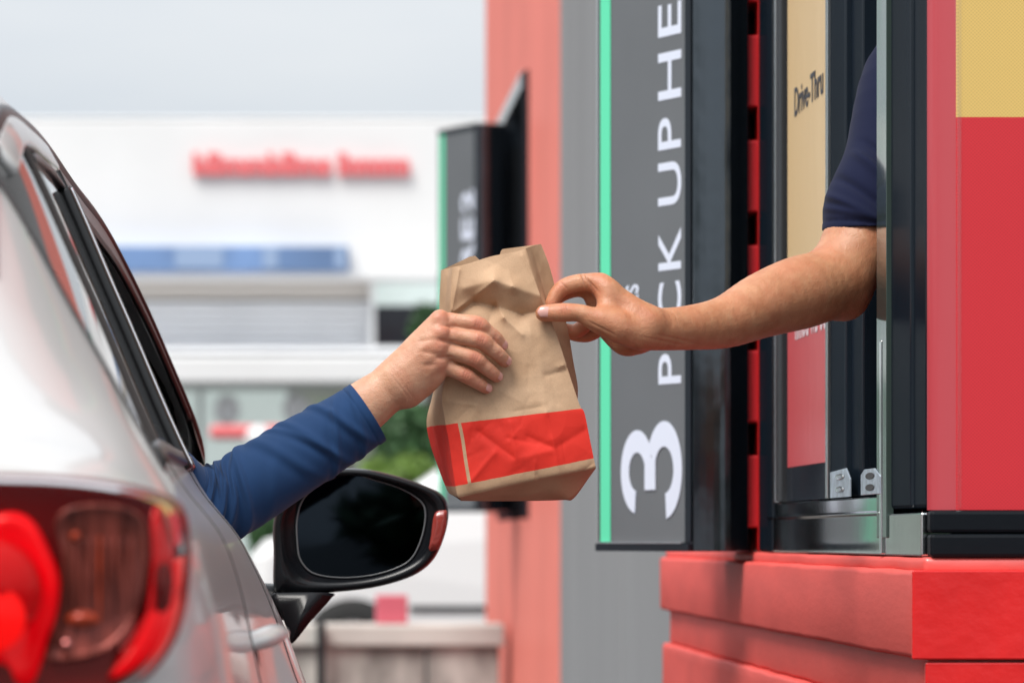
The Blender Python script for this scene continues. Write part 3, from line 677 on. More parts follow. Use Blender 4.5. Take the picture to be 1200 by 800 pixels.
wheel(xl(413, Yc), Yc + .08, .31, .31, .2, CW); wheel(xl(930, Yc), Yc + .08, .31, .31, .2, CW)

# ---- shop building across the road
Yb = 40.
xb = lambda px, Y=Yb: (px - VX)*Y/F_PX
zz_ = lambda py, Y=Yb: H + (VY - py)*Y/F_PX
SB = empty('shop_building', (0, Yb + 3, 0), 'long white shop with blank parapet and a shuttered upper wall', 'building')
box('parapet', -11, 6, Yb, Yb + 5, zz_(326), zz_(141), white_wall, SB, .03)
box('parapet_cap', -11.1, 6.1, Yb - .004, Yb + 5.05, zz_(141), zz_(137), white_wall, SB, .02)
box('soffit_band', -11, xb(437), Yb + .5, Yb + 5, zz_(350, Yb+.5), zz_(318, Yb+.5), beige_wall, SB, 0)
yy = 350
while yy < 412:
    box('shutter_slat', -11, xb(434), Yb + .5, Yb + .56, zz_(yy + 8.2), zz_(yy), white_panel, SB, .012); yy += 9
box('shutter_backing', -11, xb(436), Yb + .57, Yb + 5, zz_(450), zz_(350), white_panel, SB, 0)
box('white_pier', xb(434), xb(440), Yb + .3, Yb + 5, zz_(415), zz_(326), white_wall, SB, .01)
box('upper_window', xb(440), xb(520), Yb + .9, Yb + .95, zz_(400), zz_(350), dark_glass, SB, 0)
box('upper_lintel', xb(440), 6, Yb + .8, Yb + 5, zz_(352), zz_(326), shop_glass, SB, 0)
box('upper_wall', xb(520), 6, Yb + .8, Yb + 5, zz_(410), zz_(352), white_panel, SB, 0)
box('canopy', -11, 6, Yb - 1.2, Yb + .9, zz_(449, Yb-1.2), zz_(417, Yb-1.2), white_wall, SB, .03)
box('canopy_trim', -11, 6, Yb - .2, Yb + .9, zz_(414), zz_(408), white_panel, SB, .01)
x_ = -10.5; i = 0
while x_ < 5.5:
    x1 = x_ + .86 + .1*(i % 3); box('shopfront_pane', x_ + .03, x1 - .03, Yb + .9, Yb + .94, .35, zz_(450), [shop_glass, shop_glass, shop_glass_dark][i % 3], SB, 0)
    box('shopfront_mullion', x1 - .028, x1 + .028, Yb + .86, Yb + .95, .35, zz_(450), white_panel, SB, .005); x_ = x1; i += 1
box('shopfront_base', -11, 6, Yb + .8, Yb + 5, 0, .35, beige_wall, SB, 0)
bl = empty('blue_signboard', (xb(260), Yb - .2, zz_(320)), 'long blue shop signboard below the white parapet', 'sign')
box('board', xb(60), xb(408), Yb - .22, Yb - .002, zz_(319), zz_(290), blue_board, bl, .01)
for a_, b_ in [(118, 126), (206, 262), (308, 326), (392, 404)]: box('pale_panel', xb(a_), xb(b_), Yb - .235, Yb - .222, zz_(316), zz_(292), blue_pale, bl, .003)
rs = empty('red_letter_sign', (xb(350), Yb - .1, zz_(205)), 'blurred red lettering standing on the white parapet', 'sign')
for wd_, a_, b_ in (('bBmmbBms', 226, 388), ('Bnmnmn', 396, 480)): text_mesh('lettering', wd_, (xb(a_), Yb - .02, zz_(206)), (1, 0, 0), (0, 0, 1), xb(b_) - xb(a_), .235, red_letter, rs, bold=.055, depth=.05, lift=.01)
awn = box('red_awning', xb(246, 36), xb(330, 36), 36, 36.6, zz_(513, 36), zz_(498, 36), red_letter, None, .03); tag(awn, 'thin red awning strip in front of the shop glass', 'awning')
def disc(name, px, py, rpx, Y, m, label, cat, sq=1.):
    c = P(px, py, Y); r = rpx*Y/F_PX; V = []; n = 24
    for rr, yo in ((1, .03), (1, -.02), (.9, -.04), (0.01, -.045)):
        for i in range(n): V.append((c.x + r*rr*math.cos(2*math.pi*i/n), c.y + yo, c.z + r*rr*sq*math.sin(2*math.pi*i/n)))
    f = [(k*n+i, k*n+(i+1) % n, (k+1)*n+(i+1) % n, (k+1)*n+i) for k in range(3) for i in range(n)] + [tuple(range(n))]
    o = fixn(mesh(name, V, f, m, None, True)); tag(o, label, cat); return o
disc('round_white_sign', 303, 513, 15, 35.8, white_wall, 'round white sign under the red awning strip', 'sign')
disc('shop_lamp', 266, 480, 15, 39.2, white_wall, 'left round white lamp in the shop glass', 'lamp', 1.2)
disc('shop_lamp', 347, 478, 16, 39.2, white_wall, 'right round white lamp in the shop glass', 'lamp', 1.1)

# ---- shrubs and trees
def leaf_cloud(bm, c, r, n, size, seed=0):
    rg = np.random.default_rng(seed)
    for _ in range(n):
        d = rg.normal(size=3); d /= np.linalg.norm(d); k = rg.uniform(.25, 1)**.45*(1 + .25*mnoise.noise(Vector(d*2 + seed)))
        p = np.array(c) + d*k*np.array(r); a_ = rg.normal(size=3); a_ /= np.linalg.norm(a_); b_ = np.cross(a_, rg.normal(size=3)); b_ /= np.linalg.norm(b_) + 1e-9
        s_ = size*rg.uniform(.6, 1.3)
        v = [bm.verts.new(p + a_*s_), bm.verts.new(p + b_*s_*.45), bm.verts.new(p - a_*s_), bm.verts.new(p - b_*s_*.45)]; bm.faces.new(v)
def plant(name, label, cat, px0, px1, py0, py1, Y, m, n, size, seed, group=None, trunk=True):
    x0, x1 = xb(px0, Y), xb(px1, Y); z1 = zz_(py0, Y); z0 = max(.05, zz_(py1, Y)); c = ((x0 + x1)/2, Y, (z0 + z1)/2)
    t = empty(name, (c[0], Y, 0), label, cat, group); bm = bmesh.new(); r = ((x1-x0)/2, (x1-x0)/2, (z1-z0)/2)
    leaf_cloud(bm, c, r, n, size, seed)
    rg = random.Random(seed)
    for _ in range(5):
        cc = (c[0] + rg.uniform(-.5, .5)*r[0], c[1] + rg.uniform(-.4, .4)*r[1], c[2] + rg.uniform(-.5, .6)*r[2]); leaf_cloud(bm, cc, [q_*.5 for q_ in r], n//7, size, seed + _ + 1)
    bm_obj('crown' if cat == 'tree' else 'foliage', bm, m, t)
    tube('trunk' if cat == 'tree' else 'stem', [(c[0], Y, 0), (c[0] + .04, Y, c[2]*.6), (c[0] - .03, Y, c[2] + r[2]*.2)], [max(.03, r[0]*.10), max(.025, r[0]*.07), .02], bark, t, 8)
    for k in range(3):
        an = k*2.1 + seed; tube('limb', [(c[0], Y, c[2]*.55), (c[0] + .35*r[0]*math.cos(an), Y + .35*r[1]*math.sin(an), c[2]), (c[0] + .6*r[0]*math.cos(an), Y + .6*r[1]*math.sin(an), c[2] + .5*r[2])], [.03, .02, .01], bark, t, 6)
    return t
plant('leafy_shrub', 'dense dark green shrub between the hand and the shop', 'shrub', 438, 520, 462, 575, 30, leaf_m, 2000, .05, 3)
plant('leafy_shrub', 'low yellow-green shrub in front of the dark one', 'shrub', 418, 516, 535, 640, 28, leaf_l, 1500, .05, 5)
plant('leafy_shrub', 'mid green shrub at the left below the sleeve', 'shrub', 290, 335, 600, 650, 27, leaf_m, 700, .045, 8)
plant('small_tree', 'small green tree in front of the dark upper shop window', 'tree', 480, 530, 356, 412, 37, leaf_d, 500, .06, 9)
plant('small_tree', 'olive tree in front of the middle of the shop glass', 'tree', 372, 432, 462, 520, 36, leaf_m, 160, .06, 12)
# unseen trees and a hedge added behind the photographer to darken reflections
for k, (x, y, r_, h_) in enumerate([(-9, -10, 3.0, 4.5), (-3.5, -16, 2.4, 1.9), (2.5, -17, 2.2, 1.8), (-15, -4, 3.2, 4.8)]):
    t = empty('roadside_tree', (x, y, 0), ['broad tree nearest behind the photographer on the left', 'round tree straight behind the photographer', 'smaller tree behind the photographer to the right', 'tall tree far left of the lane'][k], 'tree')
    bm = bmesh.new(); leaf_cloud(bm, (x, y, h_*.55), (r_, r_, h_*.5), 2600, .28, 40 + k); bm_obj('crown', bm, leaf_d, t)
    tube('trunk', [(x, y, 0), (x + .1, y, h_*.3), (x, y, h_*.7)], [.22, .17, .08], bark, t, 8)
# ================================================================ SILVER CAR
CAR = empty('silver_car', (-.93, 4.9, 0), 'silver car in the lane with its driver window open and brake lamp lit', 'car')
ST = [  # (Y, [(X, dz) x 10]) from the sill up to the roof centre line
 (2.70, [(-.20,-.66),(-.155,-.50),(-.125,-.27),(-.115,-.13),(-.122,-.03),(-.150,.028),(-.20,.052),(-.30,.064),(-.45,.072),(-.93,.085)]),
 (2.76, [(-.16,-.68),(-.115,-.50),(-.085,-.27),(-.076,-.13),(-.084,-.025),(-.118,.034),(-.165,.062),(-.28,.076),(-.43,.082),(-.93,.095)]),
 (2.86, [(-.13,-.70),(-.080,-.52),(-.052,-.27),(-.050,-.13),(-.068,-.022),(-.108,.040),(-.152,.076),(-.25,.100),(-.41,.108),(-.93,.12)]),
 (3.02, [(-.11,-.72),(-.055,-.54),(-.025,-.27),(-.030,-.13),(-.060,-.018),(-.104,.050),(-.160,.120),(-.245,.195),(-.38,.225),(-.93,.25)]),
 (3.25, [(-.09,-.74),(-.030,-.55),(.000,-.27),(-.016,-.13),(-.056,-.012),(-.112,.062),(-.182,.192),(-.256,.305),(-.35,.350),(-.93,.385)]),
 (3.50, [(-.08,-.75),(-.015,-.55),(.015,-.27),(-.008,-.13),(-.054,-.010),(-.118,.070),(-.192,.235),(-.262,.375),(-.335,.430),(-.93,.475)]),
 (3.90, [(-.07,-.75),(-.005,-.55),(.027,-.27),(-.002,-.13),(-.054,-.010),(-.118,.072),(-.196,.250),(-.268,.405),(-.335,.475),(-.93,.53)]),
 (4.30, [(-.07,-.75),(-.002,-.55),(.032,-.27),(.000,-.13),(-.054,-.010),(-.116,.074),(-.196,.255),(-.270,.420),(-.334,.492),(-.93,.55)]),
 (4.65, [(-.07,-.75),(-.005,-.55),(.030,-.27),(-.003,-.13),(-.060,-.012),(-.115,.074),(-.190,.252),(-.262,.412),(-.325,.478),(-.93,.545)]),
 (4.95, [(-.07,-.75),(-.010,-.55),(.024,-.27),(-.010,-.13),(-.068,-.014),(-.114,.074),(-.180,.232),(-.236,.378),(-.285,.425),(-.93,.50)]),
 (5.20, [(-.08,-.75),(-.020,-.55),(.014,-.27),(-.020,-.13),(-.076,-.016),(-.113,.072),(-.150,.170),(-.183,.262),(-.220,.300),(-.93,.39)]),
 (5.42, [(-.09,-.75),(-.030,-.55),(.004,-.27),(-.030,-.13),(-.084,-.018),(-.114,.064),(-.122,.088),(-.135,.115),(-.165,.135),(-.93,.22)]),
 (5.75, [(-.10,-.74),(-.045,-.55),(-.012,-.27),(-.040,-.13),(-.090,-.03),(-.120,.030),(-.150,.048),(-.20,.062),(-.30,.075),(-.93,.12)]),
 (6.30, [(-.12,-.73),(-.070,-.55),(-.040,-.27),(-.060,-.14),(-.110,-.05),(-.145,.000),(-.18,.012),(-.24,.022),(-.34,.032),(-.93,.07)]),
 (6.80, [(-.20,-.72),(-.150,-.55),(-.110,-.30),(-.130,-.17),(-.170,-.09),(-.205,-.06),(-.24,-.05),(-.30,-.04),(-.40,-.03),(-.93,-.01)]),
 (7.05, [(-.36,-.70),(-.320,-.55),(-.280,-.32),(-.290,-.22),(-.320,-.16),(-.350,-.15),(-.38,-.145),(-.42,-.14),(-.50,-.135),(-.93,-.12)])]
TAPER = {2.76: 0, 2.86: -.006, 3.02: -.018, 3.25: -.026, 3.50: -.028, 3.90: -.020, 4.30: -.004}
for y_, ring in ST:
    d_ = TAPER.get(y_, 0)
    for i_ in range(6): ring[i_] = (ring[i_][0] + d_*(1 if i_ < 4 else .35 if i_ == 4 else 0), ring[i_][1])
    a_, b_ = ring[8], ring[9]
    ring[9:9] = [(a_[0] + (b_[0] - a_[0])*.12, a_[1] + (b_[1] - a_[1])*.34), (a_[0] + (b_[0] - a_[0])*.45, a_[1] + (b_[1] - a_[1])*.82)]
SY = np.array([s[0] for s in ST]); SP = np.array([s[1] for s in ST])       # (16,12,2)
def car_pt(Y, t, off=0.):
    """point of the body skin at length Y, section parameter t (0..9)"""
    Y = np.atleast_1d(np.asarray(Y, float)); t = np.atleast_1d(np.asarray(t, float)); Y, t = np.broadcast_arrays(Y, t)
    si = np.interp(Y, SY, np.arange(len(SY))); i = np.clip(np.floor(si).astype(int), 0, len(SY) - 2)
    # interpolate stations with a cubic in index space, sections with catmull
    res = []
    for y_, s_, t_ in zip(Y.ravel(), si.ravel(), t.ravel()):
        ring = catmull(SP.reshape(len(SY), -1), [s_])[0].reshape(12, 2); q_ = catmull(ring, [t_])[0]; res.append((q_[0], y_, H + q_[1]))
    return np.array(res).reshape(Y.shape + (3,))
YS = np.unique(np.round(np.concatenate([np.linspace(2.70, 3.3, 22), np.linspace(3.3, 5.5, 72), np.linspace(5.5, 7.05, 26)]), 4))
TS = np.linspace(0, 11, 89)
si = np.interp(YS, SY, np.arange(len(SY))); RG = catmull(SP.reshape(len(SY), -1), si).reshape(len(YS), 12, 2)
G = np.zeros((len(YS), len(TS), 3))
for i, y_ in enumerate(YS):
    q_ = catmull(RG[i], TS); G[i, :, 0] = q_[:, 0]; G[i, :, 1] = y_; G[i, :, 2] = H + q_[:, 1]
def q_bound(t):     # forward slanting rear edge of the quarter glass
    return 3.13 + .12*(t - 5)/2
def in_glass(y, t):
    return 5.12 < t < 6.95 and q_bound(t) < y < 5.30
def in_rear(y, t): return t > 7.7 and 2.98 < y < 3.42
def in_wind(y, t): return t > 7.7 and 4.98 < y < 5.44
V = []; faces = []
nt_, ny_ = len(TS), len(YS)
side = [G, G*np.array([-1, 1, 1]) + np.array([-1.86, 0, 0])]
for s_ in side: V += list(s_.reshape(-1, 3))
for k, s_ in enumerate(side):
    for i in range(ny_ - 1):
        for j in range(nt_ - 1):
            y_, t_ = (YS[i] + YS[i+1])/2, (TS[j] + TS[j+1])/2
            if in_glass(y_, t_) or in_rear(y_, t_) or in_wind(y_, t_): continue
            # wheel openings
            if t_ < 2.6 and any((y_ - yc)**2 + (G[i, j, 2] - .32)**2 < .36**2 for yc in (3.25, 6.02)): continue
            a_ = k*nt_*ny_; q4 = (a_ + i*nt_ + j, a_ + i*nt_ + j+1, a_ + (i+1)*nt_ + j+1, a_ + (i+1)*nt_ + j)
            faces.append(q4 if k == 0 else q4[::-1])
# closing panels at the tail and the nose, and the floor
for i in (0, ny_ - 1):
    r0 = [i*nt_ + j for j in range(nt_)]; r1 = [nt_*ny_ + i*nt_ + j for j in range(nt_)]
    for j in range(nt_ - 1):
        q4 = (r0[j], r0[j+1], r1[j+1], r1[j]); faces.append(q4 if i else q4[::-1])
for i in range(ny_ - 1):
    faces.append((i*nt_, (i+1)*nt_, nt_*ny_ + (i+1)*nt_, nt_*ny_ + i*nt_))
bodyo = fixn(mesh('body', V, faces, car_paint, CAR, True))
# panes
def pane(name, y0, y1, t0, t1, m, mirror=False, off=-.002, n=(18, 12), slant=None):
    ys_ = np.linspace(0, 1, n[0]); ts_ = np.linspace(t0, t1, n[1]); V = []
    for a_ in ys_:
        for t_ in ts_:
            lo = slant(t_) if slant else y0
            p = car_pt(lo + (y1 - lo)*a_, t_)[0]; p = p + np.array([off, 0, off*.3])
            if mirror: p[0] = -1.86 - p[0]
            V.append(p)
    return fixn(mesh(name, V, grid_faces(n[0], n[1]), m, CAR, True))
pane('quarter_window', 3.2, 3.56, 5.05, 7.0, car_glass, slant=lambda t: q_bound(t) - .03)
pane('rear_door_window', 3.56, 4.20, 5.05, 7.0, car_glass)
pane('rear_door_window', 3.2, 4.22, 5.05, 7.0, car_glass, True, slant=lambda t: q_bound(t) - .03)
pane('driver_window', 4.22, 5.33, 5.0, 5.10, car_glass)                  # wound down: only its top edge shows
pane('front_door_window', 4.22, 5.33, 5.05, 7.0, car_glass, True)
for mir in (False, True):
    pane('rear_windscreen', 2.95, 3.45, 7.6, 11, car_glass, mir); pane('windscreen', 4.95, 5.47, 7.6, 11, car_glass, mir)
# trims: rectangular section swept along the skin
def strip(name, ys_, ts_, half, raise_, m, base=-.006, parent=CAR, n=26, dirv=None):
    ys_ = catmull(np.array(ys_)[:, None], np.linspace(0, len(ys_)-1, n))[:, 0]; ts_ = catmull(np.array(ts_)[:, None], np.linspace(0, len(ts_)-1, n))[:, 0]
    C_ = car_pt(ys_, ts_); e1 = car_pt(ys_, np.clip(ts_ + .02, 0, 11)) - car_pt(ys_, ts_ - .02); T = np.gradient(C_, axis=0)
    e1 /= np.linalg.norm(e1, axis=1)[:, None]; T /= np.linalg.norm(T, axis=1)[:, None]
    yy_ = np.array([[0, 1, 0]]); nr = np.cross(e1, yy_); nr /= np.linalg.norm(nr, axis=1)[:, None]; nr *= np.sign(nr[:, :1])
    wv = np.cross(T, nr); wv /= np.linalg.norm(wv, axis=1)[:, None]
    V = []
    for a_, b_ in ((-half, base), (-half*.96, raise_*.7), (-half*.7, raise_), (half*.7, raise_), (half*.96, raise_*.7), (half, base)):
        V.append(C_ + wv*a_ + nr*b_)
    V = np.stack(V, 1).reshape(-1, 3); f = grid_faces(n, 6, True) + [tuple(range(6)), tuple(range((n-1)*6, n*6))]
    return fixn(mesh(name, V, f, m, parent, True))
strip('roof_trim', [3.05, 3.25, 3.6, 4.0, 4.4, 4.8, 5.1, 5.30, 5.44], [7.0, 7.06, 7.12, 7.12, 7.12, 7.10, 7.06, 7.0, 6.98], .009, .0065, car_black, n=60)
strip('door_frame', [3.34, 3.6, 3.9, 4.17], [6.93, 6.95, 6.95, 6.95], .017, .006, car_paint)
strip('window_seal', [3.60, 3.75, 4.0, 4.15], [6.74, 6.78, 6.78, 6.72], .004, .003, car_black)
strip('window_divider', [3.56, 3.56, 3.56], [5.0, 6.0, 6.9], .007, .0025, car_brown)
strip('window_surround', [q_bound(5.0), q_bound(6), q_bound(7)], [5.0, 6.0, 7.0], .006, .0025, car_black)
strip('door_pillar', [4.16, 4.16, 4.16], [5.0, 6.0, 6.70], .034, .0075, car_black)
strip('bright_edge', [4.205, 4.205, 4.205], [5.0, 6.0, 6.72], .006, .009, chrome)
strip('door_pillar', [4.25, 4.25, 4.25], [5.0, 6.0, 6.74], .022, .008, car_black)
strip('pillar_edge', [4.30, 4.30, 4.30], [5.0, 6.0, 6.76], .008, .004, red_wall if False else car_black)
strip('belt_trim', [3.17, 3.7, 4.2, 4.8, 5.34], [5.08]*5, .009, .006, car_black)
strip('front_door_frame', [4.28, 4.6, 4.95, 5.15, 5.30], [6.80]*5, .026, .002, car_black)  # door frame, widened in black to stand in for the cabin's darkness
strip('door_seam', [3.66, 3.60, 3.60, 3.62], [1.2, 3, 4, 5.0], .0028, .0008, car_dark, n=40)
strip('door_seam', [4.22, 4.22, 4.22], [.8, 3, 5.0], .0028, .0008, car_dark, n=40)
# inner lining: dark cabin behind the glass, seat
box('cabin_floor', -1.7, -.16, 3.0, 5.9, .30, .34, car_dark, CAR, 0)
seat = empty_part('seat', CAR)
tube('backrest', [(-.48, 4.42, .42), (-.48, 4.30, .75), (-.48, 4.20, 1.06)], [(.24, .07), (.24, .08), (.19, .06)], car_dark, seat, 16, up=(0, 1, 0), sub=4)
tube('headrest', [(-.48, 4.20, 1.10), (-.48, 4.18, 1.18), (-.48, 4.19, 1.25)], [(.12, .05), (.14, .06), (.11, .04)], car_dark, seat, 16, sub=3)
tube('cushion', [(-.48, 4.40, .46), (-.48, 4.68, .44), (-.48, 4.92, .46)], [(.25, .08), (.25, .09), (.24, .07)], car_dark, seat, 16, up=(0, 0, 1), sub=3)
# door handle: two mounts and a rounded bar
dh = tube('door_handle', [(-.048, 3.60, H - .100), (-.027, 3.63, H - .094), (-.021, 3.68, H - .092), (-.021, 3.74, H - .093), (-.040, 3.77, H - .100)], [(.011, .008), (.014, .010), (.015, .009), (.014, .009), (.010, .008)], car_paint, CAR, 14, up=(0, 0, 1), sub=5)
V = []; n = 20
for rr, xo in ((1, .002), (.8, .0015), (.2, -.006)):
    for i in range(n): t_ = 2*math.pi*i/n; V.append((-.036 + xo + .009*math.sin(t_)*-.3, 3.69 + .035*rr*math.cos(t_), H - .112 + .018*rr*math.sin(t_)))
fixn(mesh('handle_cup', V, [(k*n+i, k*n+(i+1) % n, (k+1)*n+(i+1) % n, (k+1)*n+i) for k in range(2) for i in range(n)] + [tuple(range(2*n, 3*n))], car_black, dh, True))
for yc in (3.25, 6.02):
    wheel(-.14, yc, .32, .32, .21, CAR, 'X', 1); wheel(-1.72, yc, .32, .32, .21, CAR, 'X', -1)

# ---- right tail lamp
LAMP = empty_part('tail_lamp', CAR)
def LY(px, py, off=0.):
    u_ = np.clip((px - 0)/215., -2, 1); y_ = 2.688 + .006*u_ + .055*max(0, u_)**5 + .012*max(0, -u_)*0
    return y_ - off
lamp_out = smooth_outline([(-60, 556), (0, 558), (60, 560), (120, 566), (172, 577), (205, 592), (216, 625), (216, 680), (206, 735), (184, 775), (150, 805), (90, 830), (0, 840), (-120, 838), (-230, 800), (-260, 700), (-220, 590), (-140, 560)])
blob('housing', lamp_out, (0, 700), [(1.03, lambda x, y: LY(x, y, -.012)), (1.02, lambda x, y: LY(x, y, .004)), (.985, lambda x, y: LY(x, y, .007)), (.9, lambda x, y: LY(x, y, .002)), (.5, lambda x, y: LY(x, y, .002)), (.05, lambda x, y: LY(x, y, .002))], lamp_dark, LAMP)
def ring_pts(cx, cy, r, a0=0, a1=360, n=40): return [(cx + r*math.cos(R(a0 + (a1-a0)*i/n)), cy + r*math.sin(R(a0 + (a1-a0)*i/n))) for i in range(n)]
tail = smooth_outline([(-10, 604), (18, 600), (40, 612), (58, 645), (70, 680), (66, 720), (56, 748), (50, 772), (38, 800), (20, 800), (6, 778), (-30, 776), (-66, 750), (-88, 700), (-80, 650), (-50, 618)])
blob('brake_lamp', tail, (-14, 692), [(1.0, lambda x, y: LY(x, y, .003)), (.96, lambda x, y: LY(x, y, .009)), (.86, lambda x, y: LY(x, y, .011)), (.80, lambda x, y: LY(x, y, .009))], lamp_lit, LAMP)
bl_ = blob('brake_lens', ring_pts(-14, 692, 64), (-14, 692), [(1, lambda x, y: LY(x, y, .010)), (.96, lambda x, y: LY(x, y, .024)), (.7, lambda x, y: LY(x, y, .032)), (.3, lambda x, y: LY(x, y, .036)), (.02, lambda x, y: LY(x, y, .036))], lamp_red, LAMP)
blob('brake_bulb_glow', ring_pts(-8, 725, 38), (-8, 725), [(1, lambda x, y: LY(x, y, .035)), (.5, lambda x, y: LY(x, y, .037)), (.02, lambda x, y: LY(x, y, .038))], lamp_hot, LAMP)
chamber = smooth_outline([(78, 598), (110, 592), (148, 596), (168, 612), (172, 650), (164, 700), (146, 740), (116, 764), (72, 772), (56, 768), (64, 740), (74, 700), (74, 650), (66, 616)])
blob('indicator_chamber', chamber, (118, 685), [(1.03, lambda x, y: LY(x, y, .006)), (1.0, lambda x, y: LY(x, y, .012)), (.95, lambda x, y: LY(x, y, .008)), (.9, lambda x, y: LY(x, y, .0065)), (.1, lambda x, y: LY(x, y, .0065))], lamp_smoke, LAMP)
for k in range(8):
    x0 = 88 + k*9.5; blob('reflector_rib', [(x0 - 1.6, 628), (x0 + 1.6, 628), (x0 + 1.2, 742 - 4*k), (x0 - 1.8, 742 - 4*k)], (x0, 685), [(1, LY(x0, 0, .009)), (.7, LY(x0, 0, .011)), (.02, LY(x0, 0, .011))], lamp_smoke if k != 3 else lamp_amber, LAMP)
blob('amber_bulb', smooth_outline([(78, 722), (92, 714), (110, 718), (114, 728), (98, 734), (80, 730)]), (96, 725), [(1, LY(96, 0, .009)), (.6, LY(96, 0, .014)), (.02, LY(96, 0, .015))], lamp_amber, LAMP)
blob('clear_bulb', ring_pts(77, 754, 8), (77, 754), [(1, LY(77, 0, .009)), (.6, LY(77, 0, .014)), (.02, LY(77, 0, .015))], chrome, LAMP)
blob('chamber_screw', ring_pts(88, 628, 6), (88, 628), [(1, LY(88, 0, .009)), (.6, LY(88, 0, .012)), (.02, LY(88, 0, .013))], lamp_amber, LAMP)
sidered = smooth_outline([(178, 600), (192, 596), (203, 612), (208, 650), (206, 700), (194, 745), (170, 775), (140, 792), (128, 790), (150, 765), (166, 735), (174, 700), (178, 650)])
blob('side_reflector', sidered, (182, 700), [(1.02, lambda x, y: LY(x, y, .004)), (.98, lambda x, y: LY(x, y, .010)), (.7, lambda x, y: LY(x, y, .013)), (.1, lambda x, y: LY(x, y, .013))], lamp_red, LAMP)
blob('side_lit_band', smooth_outline([(206, 712), (192, 748), (168, 774), (142, 790), (132, 788), (152, 764), (168, 735), (178, 716)]), (176, 750), [(1.0, lambda x, y: LY(x, y, .0135)), (.8, lambda x, y: LY(x, y, .015)), (.1, lambda x, y: LY(x, y, .015))], lamp_lit, LAMP)
blob('dark_insert', smooth_outline([(182, 668), (198, 660), (204, 690), (198, 712), (184, 716)]), (192, 690), [(1, lambda x, y: LY(x, y, .0142)), (.8, lambda x, y: LY(x, y, .016)), (.05, lambda x, y: LY(x, y, .016))], lamp_dark, LAMP)
blob('amber_insert', smooth_outline([(186, 596), (198, 592), (209, 606), (212, 634), (202, 640), (196, 618)]), (201, 615), [(1, lambda x, y: LY(x, y, .0135)), (.8, lambda x, y: LY(x, y, .016)), (.05, lambda x, y: LY(x, y, .016))], lamp_amber, LAMP)  # orange reflection on the lens, put in as a coloured patch
blob('cover_lens', lamp_out, (0, 700), [(1.0, lambda x, y: LY(x, y, .006)), (.985, lambda x, y: LY(x, y, .026)), (.93, lambda x, y: LY(x, y, .040)), (.5, lambda x, y: LY(x, y, .046)), (.02, lambda x, y: LY(x, y, .048))], lamp_cover, LAMP)

# ---- door mirror
MY = 5.12
MIR = empty_part('side_mirror', CAR)
mo = smooth_outline([(322, 606), (340, 575), (378, 552), (420, 549), (462, 557), (500, 570), (519, 581), (525, 598), (522, 622), (511, 650), (494, 668), (468, 680), (430, 689), (380, 694), (338, 695), (322, 690), (321, 650)], 6)
blob('housing', mo, (420, 625), [(.985, MY + .002), (1.0, MY + .008), (1.005, MY + .03), (.98, MY + .07), (.88, MY + .105), (.6, MY + .13), (.1, MY + .14)], mirror_black, MIR, close=False)
mi = smooth_outline([(332, 606), (350, 580), (384, 560), (420, 556), (460, 564), (496, 576), (512, 590), (514, 606), (508, 630), (496, 652), (474, 667), (440, 678), (396, 683), (360, 680), (340, 664), (332, 640)], 6)
n = len(mi); V = [P(x, y, MY + .002) for x, y in mo*0.985 + np.array([420, 625])*.015]
# rim: outer lip to recessed floor, glass set in it
def ringmesh(name, loops, m, parent, fill=False):
    n = min(len(l[0]) for l in loops); V = []; f = []
    for l, y_ in loops:
        idx_ = np.linspace(0, len(l), n, endpoint=False); l = catmull(np.vstack([l, l[:1]]), idx_)
        V += [P(x, y, y_) for x, y in l]
    for k in range(len(loops) - 1):
        for i in range(n): f.append((k*n+i, k*n+(i+1) % n, (k+1)*n+(i+1) % n, (k+1)*n+i))
    if fill: f.append(tuple(range((len(loops)-1)*n, len(loops)*n)))
    return fixn(mesh(name, V, f, m, parent, True))
c_ = np.array([420, 622.])
sc_ = lambda l, s: c_ + (l - c_)*s
gl = smooth_outline([(349, 606), (358, 582), (384, 563), (412, 556), (440, 563), (470, 573), (492, 587), (498, 602), (494, 628), (483, 652), (466, 664), (436, 673), (400, 676), (368, 671), (353, 656), (349, 635)], 6)
ringmesh('rim', [(mo*.985 + np.array([420, 625])*.015, MY + .002), (sc_(mo, .965), MY - .004), (sc_(mi, .995), MY - .003), (sc_(mi, .975), MY + .004), (sc_(gl, 1.05), MY + .010), (sc_(gl, 1.02), MY + .012)], mirror_black, MIR)
ringmesh('glass_bezel', [(sc_(gl, 1.022), MY + .0115), (sc_(gl, 1.014), MY + .0085), (sc_(gl, 1.0), MY + .0085), (sc_(gl, .995), MY + .0115)], mat('mirror_bezel', (.16, .17, .18), rough=.25), MIR)
ringmesh('mirror_glass', [(sc_(gl, 1.0), MY + .0115), (sc_(gl, .6), MY + .0112), (sc_(gl, .05), MY + .0111)], mirror_glass, MIR, True)
# turn signal on the outer edge
tsg = [(509, 602), (519, 597), (524, 600), (521, 622), (514, 642), (503, 645), (505, 628)]
blob('turn_signal', smooth_outline(tsg, 4), (513, 620), [(1, MY + .002), (.96, MY - .0065), (.6, MY - .008), (.05, MY - .008)], mat('turn_signal_lens', (.30, .04, .03), rough=.15, coat=1, bump=.5, bscale=160), MIR)
# foot joining the mirror to the door
ft = smooth_outline([(319, 697), (345, 694), (388, 695), (386, 702), (366, 724), (343, 752), (338, 740), (328, 715)], 5)
blob('mirror_foot', ft, (345, 712), [(1, MY - .02), (1.03, MY + .0), (1.03, MY + .08), (.9, MY + .11)], mirror_black, MIR, close=True)
tube('mirror_arm', [(-.10, 5.17, H - .085), (-.05, 5.17, H - .088), (.02, 5.17, H - .084)], [.03, .028, .02], mirror_black, MIR, 12, up=(0, 1, 0), sub=2)
